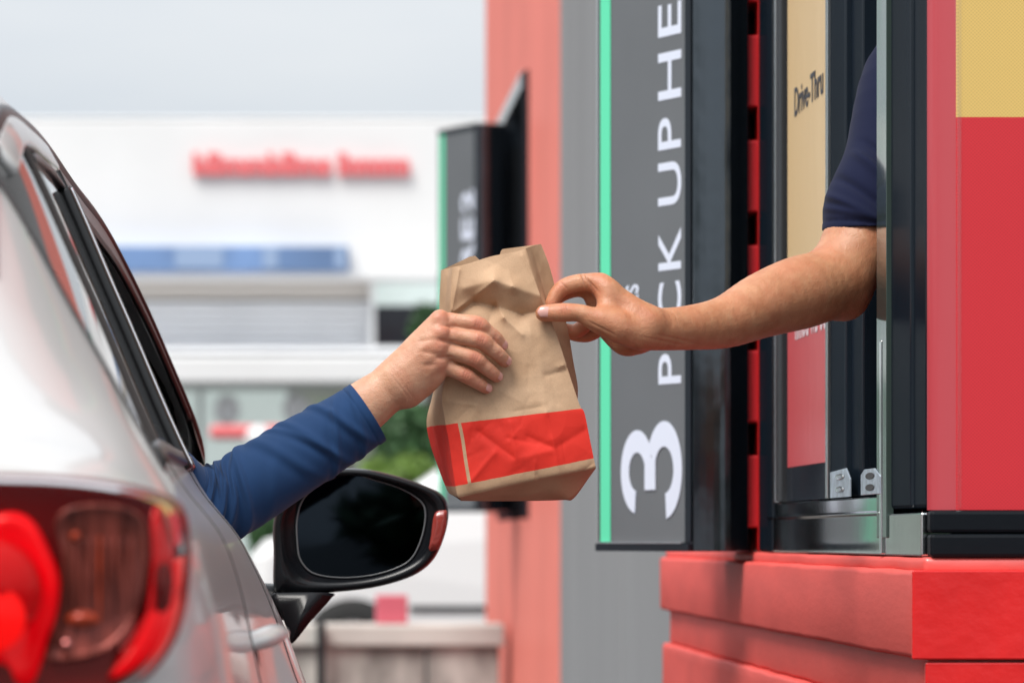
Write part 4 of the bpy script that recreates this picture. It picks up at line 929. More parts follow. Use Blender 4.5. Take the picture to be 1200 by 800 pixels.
# ================================================================ PEOPLE
import time as _time
def tones(o, spots, creases):
    """vertex colour: R blush, G dark crease"""
    me = o.data; co = np.empty(len(me.vertices)*3, np.float32); me.vertices.foreach_get('co', co); co = co.reshape(-1, 3)
    c = np.zeros((len(co), 4), np.float32); c[:, 3] = 1
    for p, r_, a_ in spots:
        d = np.linalg.norm(co - np.array(p, np.float32), axis=1); c[:, 0] = np.maximum(c[:, 0], a_*np.exp(-(d/r_)**2))
    for p, ax_, L_, wd, a_ in creases:   # dark line across a joint
        q_ = co - np.array(p, np.float32); ax_ = np.array(ax_)/np.linalg.norm(ax_); al = q_ @ ax_; pe = np.linalg.norm(q_ - al[:, None]*ax_, axis=1)
        c[:, 1] = np.maximum(c[:, 1], a_*np.exp(-(al/wd)**2)*np.exp(-(pe/L_)**4))
    at = me.color_attributes.new('tone', 'FLOAT_COLOR', 'POINT'); at.data.foreach_set('color', c.ravel())
def crease_disp(o, items):
    """items: (center, axis, reach, width, amp): push verts inward/outward along the normal"""
    me = o.data; n_ = len(me.vertices); co = np.empty(n_*3, np.float32); no = np.empty(n_*3, np.float32)
    me.vertices.foreach_get('co', co); me.vertices.foreach_get('normal', no); co = co.reshape(-1, 3); no = no.reshape(-1, 3); d_ = np.zeros(n_, np.float32)
    for p, ax_, reach, wd, amp in items:
        q_ = co - np.array(p, np.float32); ax_ = np.array(ax_, np.float32); ax_ /= np.linalg.norm(ax_); al = q_ @ ax_; pe = np.linalg.norm(q_ - al[:, None]*ax_, axis=1)
        d_ += amp*np.exp(-(al/wd)**2)*np.exp(-(pe/reach)**4)
    co += no*d_[:, None]; me.vertices.foreach_set('co', co.ravel()); me.update()
def make_nail(tip, axis_, nrm, rad, wid, ln, parent, m=nail):
    a_ = np.array(axis_, float); a_ /= np.linalg.norm(a_); n_ = np.array(nrm, float); n_ -= a_*(n_ @ a_); n_ /= np.linalg.norm(n_); s_ = np.cross(a_, n_)
    c = np.array(tip, float); V = []; nu, nv = 11, 13
    for i in range(nv):
        v = -1 + 2*i/(nv-1)
        ww = wid/2*(1 - max(0, v)**4*.42)*(1 - max(0, -v)**6*.35)
        for j in range(nu):
            u_ = -1 + 2*j/(nu-1); x = u_*ww; ang = x/rad
            vv = v - (.22*u_*u_ if v > .5 else 0)*(v - .5)*2 + (.15*u_*u_)*(max(0, -v))
            V.append(c + a_*(vv*ln/2) + s_*(rad*math.sin(ang)) + n_*(rad*math.cos(ang) - .0012*max(0, v)**2 - .0006*v*v))
    base = [np.array(q_) for q_ in V]
    f = grid_faces(nv, nu); o = mesh('fingernail', base, f, m, parent, True)
    o.data.update(); fixn(o)
    me = o.data; bm = bmesh.new(); bm.from_mesh(me)
    r_ = bmesh.ops.extrude_face_region(bm, geom=bm.faces[:]); bmesh.ops.translate(bm, verts=[g_ for g_ in r_['geom'] if isinstance(g_, bmesh.types.BMVert)], vec=Vector(n_*-.0012))
    bmesh.ops.recalc_face_normals(bm, faces=bm.faces); bm.to_mesh(me); bm.free(); me.polygons.foreach_set('use_smooth', [True]*len(me.polygons)); return o

# ---------------- driver (right arm out of the car, hand over the left edge of the bag)
DR = empty('person', (-.45, 4.5, .4), 'driver in a blue long sleeve reaching out to take the paper bag', 'person')
def E(px, py, Y=4.5): return PN(px, py, Y)
xs = axis((-.78, -.20, .016), (-.20, .03, .004), (.03, .27, .00115)); ysx = axis((4.20, 4.43, .014), (4.43, 4.60, .00125), (4.60, 4.80, .014)); zsx = axis((.42, 1.02, .016), (1.02, 1.08, .003), (1.08, 1.235, .00115), (1.235, 1.50, .014))
S = Sdf(xs, ysx, zsx)
FL_Y = (0, 1, 0)
# trunk, neck, head, upper arm (coarse, inside the car under the shirt)
S.chain([(-.46, 4.46, .55), (-.46, 4.40, .80), (-.46, 4.36, .98)], [.14, .15, .13], k=.05)
S.chain([(-.62, 4.37, 1.00), (-.30, 4.37, 1.00)], [.055, .058], k=.06)
S.chain([(-.46, 4.36, 1.03), (-.46, 4.375, 1.13)], [.055, .05], k=.03)
S.chain([(-.46, 4.39, 1.22), (-.46, 4.37, 1.27)], [.078, .085], k=.03); S.chain([(-.46, 4.44, 1.17), (-.46, 4.45, 1.20)], [.045, .05], k=.03)
S.chain([(-.46, 4.478, 1.225), (-.46, 4.492, 1.198)], [.008, .013], k=.01)
S.chain([(-.46, 4.470, 1.16), (-.46, 4.475, 1.165)], [.018, .018], k=.012)
for sx in (-1, 1): S.chain([(-.46 + sx*.082, 4.375, 1.20), (-.46 + sx*.086, 4.37, 1.23)], [.014, .018], k=.01)
S.chain([(-.62, 4.37, 1.00), (-.70, 4.45, .78), (-.64, 4.66, .82)], [.052, .042, .034], k=.03)
S.chain([(-.64, 4.66, .82), (-.60, 4.73, .85)], [.03, .036], k=.02)
elb = E(262, 585, 4.47)
S.chain([(-.30, 4.37, 1.0), E(170, 560, 4.42), E(214, 584, 4.45), elb], [.046, .036, .033, .033], k=.01)
wr = E(466, 447, 4.482)
S.chain([elb, E(330, 545, 4.475), E(400, 497, 4.48), E(434, 471, 4.482), wr], [.034, .036, .0325, .0295, .0238], k=.012, kin=.02, flat=(FL_Y, .86))
# hand: palm struts
mcp = [E(516, 375, 4.476), E(518, 391, 4.470), E(515, 408, 4.471), E(514, 427, 4.476)]
wps = [E(462, 438, 4.480), E(467, 443, 4.478), E(471, 450, 4.479), E(475, 456, 4.482)]
for w_, m_, r0, r1 in zip(wps, mcp, (.0150, .0165, .0165, .0150), (.0122, .0118, .0116, .0122)):
    S.chain([w_, w_*.45 + m_*.55, m_], [r0, (r0 + r1)/2 + .001, r1], k=.016, kin=.01)
S.chain([E(480, 462, 4.486), E(496, 448, 4.484), E(507, 438, 4.482)], [.0135, .0150, .0135], k=.012, kin=.01)
S.chain([E(478, 430, 4.488), E(495, 412, 4.490)], [.016, .015], k=.016)
# tendons and knuckles on the back of the hand
for w_, m_ in zip(wps, mcp):
    S.chain([w_*.7 + m_*.3 + np.array([0, -.0125, 0]), m_ + np.array([-.004, -.0098, 0])], [.0030, .0056], k=.007)
    S.chain([m_ + np.array([-.001, -.0075, .001])], [.0080], k=.007)
pip = [E(560, 380, 4.470), E(563, 399, 4.466), E(556, 420, 4.468), E(546, 440, 4.474)]
dip = [E(580, 395, 4.478), E(584, 415, 4.476), E(575, 435, 4.478), E(562, 450, 4.482)]
tip = [E(588, 404, 4.4865), E(592, 423, 4.4855), E(582, 441, 4.4865), E(570, 455, 4.488)]
fr = [(.0108, .0093, .0088, .0080, .0070), (.0110, .0097, .0093, .0083, .0074), (.0106, .0093, .0089, .0079, .0070), (.0102, .0086, .0081, .0072, .0064)]
for m_, p_, d_, t_, r_ in zip(mcp, pip, dip, tip, fr):
    mid = m_*.5 + p_*.5 + np.array([0, -.0006, .0004]); m2 = p_*.5 + d_*.5
    # each finger unites crisply with its neighbours
    pts = [m_*.75 + p_*.25, mid, p_, m2, d_, t_]; S.chain(pts, [r_[0] - .0006, r_[1] - .0001, r_[1] + .0003, r_[2] - .0004, r_[3], r_[4]], k=.0016, kin=.0045)
# webs
for a_, b_ in zip(mcp[:-1], mcp[1:]):
    S.chain([(a_ + b_)/2 + np.array([.004, .003, -.001]), (a_ + b_)/2 + np.array([.013, .004, -.003])], [.0075, .0045], k=.008)
# thumb behind the bag
S.chain([E(484, 432, 4.495), E(508, 412, 4.528), E(535, 402, 4.566), E(560, 398, 4.572)], [.016, .0135, .0105, .0085], k=.012, kin=.006)
V, Fq = S.net(); del S
drv = nmesh('body', V, Fq, skin_a, DR)
spots = []; cre = []; dsp = []
for m_, p_, d_, t_, r_ in zip(mcp, pip, dip, tip, fr):
    spots += [(m_ + np.array([0, -.012, .002]), .011, .8), (p_ + np.array([0, -.009, .001]), .0095, .95), (d_ + np.array([0, -.008, 0]), .007, .45), (t_, .010, .55)]
    ax_ = d_ - m_; sd_ = p_ + np.array([0, -.0085, .0008])
    for o_, am in ((-.0028, -.0006), (0, -.0008), (.0028, -.0006)):
        dsp.append((sd_ + ax_/np.linalg.norm(ax_)*o_, ax_, .0052, .0008, am)); cre.append((sd_ + ax_/np.linalg.norm(ax_)*o_, ax_, .0048, .0007, .6))
    ax2 = t_ - p_; sd2 = d_ + np.array([0, -.0075, .0005])
    for o_ in (-.0012, .0012): dsp.append((sd2 + ax2/np.linalg.norm(ax2)*o_, ax2, .005, .0007, -.0003)); cre.append((sd2 + ax2/np.linalg.norm(ax2)*o_, ax2, .0045, .0006, .28))
for m0, m1 in zip(mcp[:-1], mcp[1:]):
    mm = (m0 + m1)/2; dsp.append((mm + np.array([.006, -.010, -.001]), m1 - m0, .011, .0022, -.0018)); cre.append((mm + np.array([.012, -.006, -.003]), m1 - m0, .008, .0012, .35))
    dsp.append((mm*.7 + np.mean(wps, 0)*.3 + np.array([0, -.012, 0]), m1 - m0, .012, .0030, -.0012))
# wrist skin folds
for px_, py_, am in ((468, 452, -.0005), (476, 455, -.0004)): dsp.append((E(px_, py_, 4.462), (.75, 0, .6), .016, .0011, am))
crease_disp(drv, dsp); tones(drv, spots, cre)
for k, (d_, t_, r_) in enumerate(zip(dip, tip, fr)):
    ax_ = t_ - d_; ax_ /= np.linalg.norm(ax_); make_nail(t_ + ax_*-.0006, ax_ + np.array([0, .1, -.0]), np.array([.28, -1, .22]), r_[4] + .0008, .0104, .0116, DR)

def cloth_tube(name, path, rad, m, parent, folds, n=120, sub=26, up=(0, 1, 0), hem=None, wob=.0006, seed=0., start_t=0):
    path = np.array([list(p) for p in path], float); rad = np.array(rad, float)
    x = np.linspace(0, len(path) - 1, (len(path) - 1)*sub + 1); pc = catmull(path, x); rc = catmull(rad, x)
    T = np.gradient(pc, axis=0); T /= np.linalg.norm(T, axis=1)[:, None]; s_ = np.concatenate([[0], np.cumsum(np.linalg.norm(np.diff(pc, axis=0), axis=1))])
    up = np.array(up, float); A = np.cross(T, up); A /= np.linalg.norm(A, axis=1)[:, None]; Bv = np.cross(A, T)
    th = np.linspace(-np.pi, np.pi, n, endpoint=False); V = np.zeros((len(pc), n, 3))
    for i in range(len(pc)):
        d_ = np.zeros(n)
        for s0, sl_, th0, tw, wd, am in folds:
            dt = (th - th0 + np.pi) % (2*np.pi) - np.pi; u_ = (s_[i] - (s0 + sl_*dt))/wd; d_ += 1.35*am*(np.exp(-u_*u_) - .45*np.exp(-(u_ - 1.7)**2))*np.exp(-(dt/tw)**4)
        if hem and s_[i] < hem: d_ += .0007
        if hem and abs(s_[i] - hem) < .0016: d_ -= .0006
        ca, sa = np.cos(th), np.sin(th)
        r1, r2 = rc[i, 0] + d_, rc[i, 1] + d_
        p = pc[i] + A[i]*(ca*r1)[:, None] + Bv[i]*(sa*r2)[:, None]
        V[i] = p + np.array([mnoise.noise(Vector(q_)*22 + Vector((seed, 0, 0))) for q_ in p])[:, None]*(A[i]*ca[:, None] + Bv[i]*sa[:, None])*wob*3
    # turned-in hem
    V0 = V[0] + (pc[0] - V[0])*.05 + T[0]*.0015; V1 = V[0] + (pc[0] - V[0])*.09 + T[0]*.03
    VV = np.concatenate([V1[None], V0[None], V]); f = grid_faces(len(VV), n, True) + [tuple(range((len(VV)-1)*n, len(VV)*n))]
    return fixn(mesh(name, VV.reshape(-1, 3), f, m, parent, True))
# sleeve path from the cuff to the shoulder.  theta: angle from the A axis (perpendicular to the arm in the picture plane)
sp = [E(431, 483, 4.482), E(405, 500, 4.480), E(375, 518, 4.478), E(345, 537, 4.476), E(315, 556, 4.474), E(290, 572, 4.472), E(266, 586, 4.468), E(242, 592, 4.462), E(214, 586, 4.45), E(170, 560, 4.42), (-.24, 4.385, .99), (-.32, 4.37, 1.0)]
sr = [(.0385, .034), (.0405, .036), (.042, .038), (.0435, .040), (.0445, .042), (.0455, .043), (.046, .044), (.046, .045), (.045, .045), (.050, .05), (.058, .06), (.06, .065)]
F1 = []
for (s0, sl_, th0, tw, wd, am) in [(.020, .012, -1.2, 1.6, .0045, .0016), (.036, -.016, -1.9, 1.5, .0055, .0022), (.052, .020, -1.3, 1.4, .005, .0018), (.072, -.018, -1.7, 1.6, .006, .0022), (.090, -.026, -2.2, 1.1, .005, .0016), (.112, -.02, -1.8, 1.3, .007, .0016),
      (.176, .016, -1.5, 1.7, .0055, .0034), (.190, .026, -1.6, 1.6, .005, .0034), (.204, .030, -1.7, 1.8, .006, .0040), (.222, .022, -1.4, 1.8, .0055, .0036), (.240, .02, -1.5, 1.9, .007, .0036), (.148, .03, -1.0, 1.0, .009, .0010)]: F1.append((s0, sl_, th0, tw, wd, am))
cloth_tube('sleeve', sp, sr, navy, DR, F1, hem=.010, seed=1)
# shirt body (inside the car)
def sdf_shell(name, segs, ax3, m, parent, k=.03, cut=None):
    s_ = Sdf(*ax3)
    for pts, rad in segs: s_.chain(pts, rad, k=k, kin=.02)
    if cut is not None: cut(s_)
    V, Fq = s_.net(); return nmesh(name, V, Fq, m, parent)
sdf_shell('shirt', [([(-.46, 4.46, .52), (-.46, 4.40, .80), (-.46, 4.36, .99)], [.16, .17, .145]), ([(-.63, 4.37, 1.0), (-.29, 4.37, 1.0)], [.068, .068]), ([(-.63, 4.37, 1.0), (-.71, 4.45, .78), (-.66, 4.62, .81)], [.064, .054, .045])],
    (axis((-.85, -.18, .012)), axis((4.15, 4.72, .012)), axis((.30, 1.12, .012))), navy, DR)
sdf_shell('hair', [([(-.46, 4.36, 1.25), (-.46, 4.35, 1.29)], [.094, .092]), ([(-.46, 4.32, 1.20), (-.46, 4.33, 1.24)], [.075, .085])], (axis((-.58, -.34, .008)), axis((4.2, 4.47, .008)), axis((1.1, 1.4, .008))), hair, DR)
trs = box('trousers', -.64, -.28, 4.40, 4.90, .46, .62, car_dark, DR, .06, 5)

# ---------------- worker (right arm out of the service window)
WK = empty('person', (1.0, 4.9, .2), 'window worker in a dark navy short sleeve handing over the bag', 'person')
xs = axis((.265, .43, .0011), (.43, .74, .0022), (.74, 1.30, .016)); ysx = axis((4.42, 4.60, .00125), (4.60, 4.82, .0025), (4.82, 5.20, .016)); zsx = axis((.60, 1.10, .016), (1.10, 1.155, .0025), (1.155, 1.27, .0011), (1.27, 1.36, .0025), (1.36, 1.98, .014))
S = Sdf(xs, ysx, zsx)
WX, WY = .99, 4.95
S.chain([(WX, WY, .80), (WX, WY - .01, 1.15), (WX, WY, 1.42)], [.135, .14, .13], k=.05)
S.chain([(WX - .15, WY - .06, 1.50), (WX + .17, WY + .05, 1.50)], [.055, .055], k=.06)
S.chain([(WX, WY, 1.52), (WX - .01, WY - .005, 1.62)], [.055, .052], k=.03)
S.chain([(WX - .02, WY, 1.74), (WX - .01, WY, 1.79)], [.08, .086], k=.03); S.chain([(WX - .065, WY - .01, 1.68), (WX - .06, WY - .01, 1.71)], [.045, .05], k=.03)
S.chain([(WX - .100, WY - .012, 1.745), (WX - .114, WY - .014, 1.718)], [.008, .013], k=.01); S.chain([(WX - .094, WY - .012, 1.682)], [.018], k=.012)
for sy in (-1, 1): S.chain([(WX - .01, WY + sy*.084, 1.72), (WX - .008, WY + sy*.088, 1.75)], [.014, .018], k=.01)
S.chain([(WX + .17, WY + .05, 1.50), (WX + .22, WY + .08, 1.25), (WX + .06, WY - .02, 1.08)], [.052, .042, .034], k=.03)
EL = PN(1000, 330, 4.70)
S.chain([(WX - .12, WY - .06, 1.52), PN(1086, 105, 4.84), PN(1046, 200, 4.77), PN(1014, 275, 4.728), PN(988, 318, 4.705)], [.056, .056, .054, .050, .040], k=.02, kin=.03)
wr = PN(764, 386, 4.515)
S.chain([PN(980, 332, 4.700), PN(940, 342, 4.665), PN(895, 357, 4.63), PN(850, 377, 4.59), PN(806, 384, 4.55), wr], [.040, .0445, .0392, .0312, .0262, .0245], k=.024, kin=.02, flat=(FL_Y, .97))
S.chain([PN(992, 353, 4.705)], [.0195], k=.022)
# palm seen from the thumb side; the hand runs back in depth
w0 = [PN(758, 377, 4.500), PN(757, 379, 4.512), PN(756, 383, 4.526), PN(755, 388, 4.538)]
mc = [PN(703, 333, 4.512), PN(704, 334, 4.532), PN(706, 341, 4.550), PN(709, 352, 4.566)]
for a_, b_, r0, r1 in zip(w0, mc, (.0165, .0175, .0170, .0155), (.0120, .0118, .0114, .0108)): S.chain([a_, a_*.5 + b_*.5 + np.array([.0, 0, -.001]), b_], [r0, (r0 + r1)/2, r1], k=.014, kin=.01)
# heel of the hand and thenar mound
S.chain([PN(746, 400, 4.535), PN(732, 401, 4.545), PN(714, 388, 4.552)], [.0150, .0155, .0125], k=.012, kin=.01)
S.chain([PN(748, 392, 4.500), PN(728, 384, 4.490), PN(706, 375, 4.486)], [.0175, .0180, .0135], k=.012, kin=.010)
# thumb in front of the bag, pressing its face
S.chain([PN(720, 381, 4.488), PN(697, 374, 4.4845), PN(680, 367, 4.4835), PN(661, 366, 4.4845), PN(648, 366.5, 4.4865), PN(637, 367, 4.4880)], [.0155, .0130, .0104, .0108, .0102, .0094], k=.009, kin=.006)
# index: out from the knuckle, bent down so its tip backs the thumb
def finger(pts, rad, k=.0022): S.chain(pts, rad, k=k, kin=.004)
S.chain([mc[0], PN(694, 331, 4.512)], [.0122, .0110], k=.006)
finger([PN(700, 332, 4.512), PN(680, 331, 4.512), PN(662, 336, 4.512), PN(652, 345, 4.511), PN(646, 357, 4.510)], [.0112, .0102, .0098, .0086, .0078])
finger([mc[1], PN(684, 337, 4.534), PN(666, 341, 4.540), PN(652, 349, 4.540), PN(645, 360, 4.538)], [.0112, .0098, .0092, .0085, .0074], .004)
finger([mc[2], PN(697, 362, 4.556), PN(687, 379, 4.562), PN(674, 388, 4.566), PN(660, 386, 4.566)], [.0108, .0096, .0090, .0085, .0075], .004)
finger([mc[3], PN(704, 380, 4.572), PN(691, 391, 4.580), PN(676, 392, 4.580), PN(662, 388, 4.576)], [.0108, .0095, .0090, .0082, .007], .004)
S.chain([PN(700, 352, 4.536), PN(708, 372, 4.540)], [.014, .016], k=.012)
S.chain([PN(712, 340, 4.505), PN(712, 362, 4.500)], [.0115, .0125], k=.012)
V, Fq = S.net(); del S
wkb = nmesh('body', V, Fq, skin_b, WK)
spots = [(PN(637, 362, 4.478), .010, .5), (PN(661, 362, 4.474), .010, .45), (PN(703, 325, 4.50), .012, .4), (PN(655, 336, 4.503), .010, .5), (PN(648, 354, 4.50), .008, .5), (PN(698, 345, 4.50), .012, .5), (PN(682, 390, 4.56), .012, .55), (PN(740, 408, 4.52), .016, .4), (PN(1000, 352, 4.69), .02, .5)]
dsp = []; cre = []
for px_, am in ((664, -.00045), (661, -.0005), (658, -.0004)): dsp.append((PN(px_, 362, 4.474), (1, 0, .1), .0075, .0008, am)); cre.append((PN(px_, 361, 4.4755), (1, 0, .1), .006, .0006, .3))
for (px_, py_, ax_, am) in ((683, 326, (1, 0, .3), -.0012), (690, 330, (1, 0, .5), -.0012), (696, 336, (1, 0, .8), -.0010)): dsp.append((PN(px_, py_, 4.503), ax_, .010, .0011, am)); cre.append((PN(px_, py_, 4.503), ax_, .009, .0008, .5))
dsp.append((PN(661, 334, 4.502), (.7, 0, .7), .008, .0009, -.0007)); cre.append((PN(661, 334, 4.502), (.7, 0, .7), .007, .0007, .45))
dsp.append((PN(706, 385, 4.475), (.45, 0, .9), .016, .0012, -.0010)); cre.append((PN(702, 388, 4.475), (.45, 0, .9), .014, .0009, .35))
for (px_, py_, L_) in ((775, 400, .03), (800, 398, .035)): dsp.append((PN(px_, py_, 4.51), (.15, 0, 1), L_, .0013, -.0009))
crease_disp(wkb, dsp); tones(wkb, spots, cre)
make_nail(PN(638.0, 366.6, 4.4876), (-1, .06, -.02), (0, -1, .10), .0103, .0130, .0165, WK)
# shirt: sleeve down to the hem and the trunk
def cutz(s_):
    X_, Y_, Z_ = s_.ax[0][:, None, None], s_.ax[1][None, :, None], s_.ax[2][None, None, :]
    # hem plane across the upper arm, only near the arm
    hp = (PN(1000, 269, 4.72)[2] - Z_) + .04*(X_ - .69)
    s_.F = np.where(X_ < .80, np.maximum(s_.F, hp.astype(np.float32)), s_.F).astype(np.float32)
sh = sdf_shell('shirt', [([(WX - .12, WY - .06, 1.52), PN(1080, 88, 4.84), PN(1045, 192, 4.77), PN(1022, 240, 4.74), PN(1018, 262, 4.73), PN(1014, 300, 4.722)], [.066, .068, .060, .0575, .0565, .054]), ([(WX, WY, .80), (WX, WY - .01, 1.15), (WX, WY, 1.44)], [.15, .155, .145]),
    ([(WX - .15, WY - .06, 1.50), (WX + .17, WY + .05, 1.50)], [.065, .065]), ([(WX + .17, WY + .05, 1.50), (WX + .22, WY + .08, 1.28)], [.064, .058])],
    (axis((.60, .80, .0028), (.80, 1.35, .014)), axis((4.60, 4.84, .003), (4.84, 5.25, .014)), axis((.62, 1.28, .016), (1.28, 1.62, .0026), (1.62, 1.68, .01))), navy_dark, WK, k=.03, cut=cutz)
fd = []
for px_, py_, ax_, rc_, wd, am in [(985, 232, (.5, 0, .85), .05, .005, .0035), (1000, 215, (.62, 0, .78), .06, .006, -.0035), (992, 258, (.1, 0, 1), .06, .0022, -.0012), (1004, 150, (.9, 0, -.45), .045, .005, -.0045), (1012, 130, (.9, 0, -.35), .045, .005, .004), (1018, 185, (.75, 0, .65), .05, .006, .004), (1024, 165, (.7, 0, .7), .05, .005, -.0035), (985, 245, (.3, 0, .95), .05, .004, .002), (1006, 105, (.9, .0, -.4), .04, .005, .003)]:
    fd.append((PN(px_, py_, 4.68), ax_, rc_, wd, am*1.7))
crease_disp(sh, fd)
sdf_shell('hair', [([(WX + .01, WY, 1.77), (WX + .015, WY, 1.81)], [.094, .093]), ([(WX + .05, WY, 1.71), (WX + .045, WY, 1.76)], [.072, .082])], (axis((.86, 1.18, .008)), axis((4.8, 5.1, .008)), axis((1.6, 1.95, .008))), hair, WK)
for sy in (-1, 1): tube('trouser_leg', [(WX, WY + sy*.08, .84), (WX + .01, WY + sy*.09, .5), (WX, WY + sy*.09, .22)], [(.085, .08), (.07, .065), (.055, .055)], black_matt, WK, 14, up=(0, 1, 0), sub=3)
# ================================================================ PAPER BAG
BAG = empty('paper_bag', tuple(P(600, 585, 4.54)), 'brown paper takeaway bag with a red band held between two hands', 'bag')
# rows: FL, FR, RM (right gusset fold), BR, BL, LM (left gusset fold)   each (px, py, Y)
rows = [
 ((530,313,4.503),(616,291,4.506),(622,289,4.530),(634,286,4.553),(517,316.5,4.550),(526,314,4.528)),
 ((529,332,4.502),(625,318,4.503),(630,314,4.528),(644,312,4.552),(516,334,4.552),(524,333,4.528)),
 ((528,352,4.501),(636,350,4.500),(638,346,4.524),(652,342,4.548),(515,354,4.552),(522,353,4.528)),
 ((528,378,4.500),(646,376,4.500),(646,374,4.524),(661,368,4.548),(515,380,4.548),(521,379,4.526)),
 ((527,405,4.499),(655,400,4.500),(655,398,4.524),(667,394,4.548),(515,407,4.546),(521,406,4.524)),
 ((523,436,4.499),(664,428,4.500),(662,427,4.526),(672,424,4.552),(513,438,4.552),(517,437,4.526)),
 ((518,465,4.499),(673,456,4.500),(669,456,4.530),(677,452,4.562),(506,467,4.566),(511,466,4.532)),
 ((521,490,4.499),(680,476,4.500),(675,477,4.534),(677,474,4.574),(500,493,4.580),(508,491,4.538)),
 ((526,516.5,4.499),(685,484,4.500),(680,488,4.538),(680,488,4.580),(504,519,4.586),(513,518,4.542)),
 ((530,545,4.499),(691,513,4.500),(687,516,4.540),(686,518,4.584),(513,546,4.590),(520,546,4.544)),
 ((535,575,4.500),(697,542,4.501),(692,546,4.542),(690,550,4.586),(524,574,4.592),(529,575,4.546)),
 ((537.5,582.5,4.502),(698.5,548,4.503),(694,551,4.544),(690,553,4.586),(530,580,4.592),(533,581,4.547)),
]
C = np.array(rows, float)                # (12, 6, 3)
nr_ = len(rows); sub = 16
x = np.linspace(0, nr_ - 1, (nr_ - 1)*sub + 1); Cr = catmull(C.reshape(nr_, -1), x).reshape(len(x), 6, 3)
# height fraction from the bottom, measured on the front-left edge
hgt = np.linalg.norm(np.diff(Cr[:, 0, :2], axis=0), axis=1); hh = np.concatenate([[0], np.cumsum(hgt)]); vv_ = 1 - hh/hh[-1]
nF, nG, nB = 150, 10, 70
cols = []   # (i0, i1, n)
for a_, b_, n in ((0, 1, nF), (1, 2, nG), (2, 3, nG), (3, 4, nB), (4, 5, nG), (5, 0, nG)): cols.append((a_, b_, n))
pr = np.random.default_rng(11)
planes = [(pr.normal(size=3), pr.uniform(0, 1), pr.uniform(.5, 1)) for _ in range(26)]
def crumple(p):
    d_ = 0.
    for k, (n_, c, a_) in enumerate(planes):
        n_ = n_/np.linalg.norm(n_); f_ = 9 + 1.1*k; s_ = p @ n_*f_ + c*7
        tri = np.abs((s_ % 2) - 1)      # triangle wave: straight creases
        win = .5 + .5*np.sin(p @ np.roll(n_, 1)*f_*.7 + c*9)
        d_ = d_ + a_*(tri - .5)*win/(1 + .09*k)
    return d_*.00115
# hand-placed folds on the front panel: (x0,y0,x1,y1, amp mm toward camera, width px, sharp)
folds = [((530,372),(556,353),-6.5,10),((556,353),(580,358),-5.5,9),((580,358),(612,368),-5,9),((612,368),(643,362),-4,8),
         ((545,338),(577,329),4.5,15),((577,329),(600,337),5,14),((600,337),(632,347),4,12),((577,331),(532,365),3.2,5),
         ((582,352),(590,372),3.0,5),((590,372),(612,392),2.4,6),((582,352),(568,392),-2.2,6),
         ((538,317),(530,362),1.6,3),((612,300),(636,350),1.4,3),
         ((605,538),(560,505),-1.6,6),((605,538),(598,495),1.8,7),((650,525),(640,484),2.0,6),((650,525),(620,512),-1.8,7),((650,525),(692,500),-1.2,8),((650,525),(655,560),1.4,6),((605,538),(645,528),1.2,8),
         ((550,565),(580,530),1.3,5),((655,430),(670,424),1.6,4),((640,440),(668,432),-1.5,5),((560,470),(552,500),1.4,9),((600,440),(602,490),-1.6,16),((632,410),(640,480),1.4,14),((575,470),(585,500),-1.2,8),((524,470),(556,474),1.2,4)]
frg = np.random.default_rng(5)
for _ in range(46):      # fine sharp creases left by handling
    x0_, y0_ = frg.uniform(532, 690), frg.uniform(300, 572)
    if x0_ > 600 + (y0_ - 290)*.36: continue
    an_ = frg.choice([frg.normal(1.45, .25), frg.normal(.2, .3), frg.normal(-.7, .3)]); ln_ = frg.uniform(12, 42)
    folds.append(((x0_, y0_), (x0_ + math.cos(an_)*ln_, y0_ + math.sin(an_)*ln_), frg.choice([-1, 1])*frg.uniform(.25, .75), frg.uniform(2.0, 4.5)))
def fold_d(px, py):
    p = np.stack([px, py], -1); d_ = np.zeros(px.shape)
    for a_, b_, am, wd in folds:
        a_ = np.array(a_, float); b_ = np.array(b_, float); ab = b_ - a_; t_ = np.clip(((p - a_) @ ab)/(ab @ ab), 0, 1)
        dist = np.linalg.norm(p - a_ - t_[..., None]*ab, axis=-1); d_ += am*np.exp(-np.sqrt((dist/wd)**2 + .012))*.001*1.7
    return d_
allV = []; allF = []; allUV = []; seam = []
off = 0
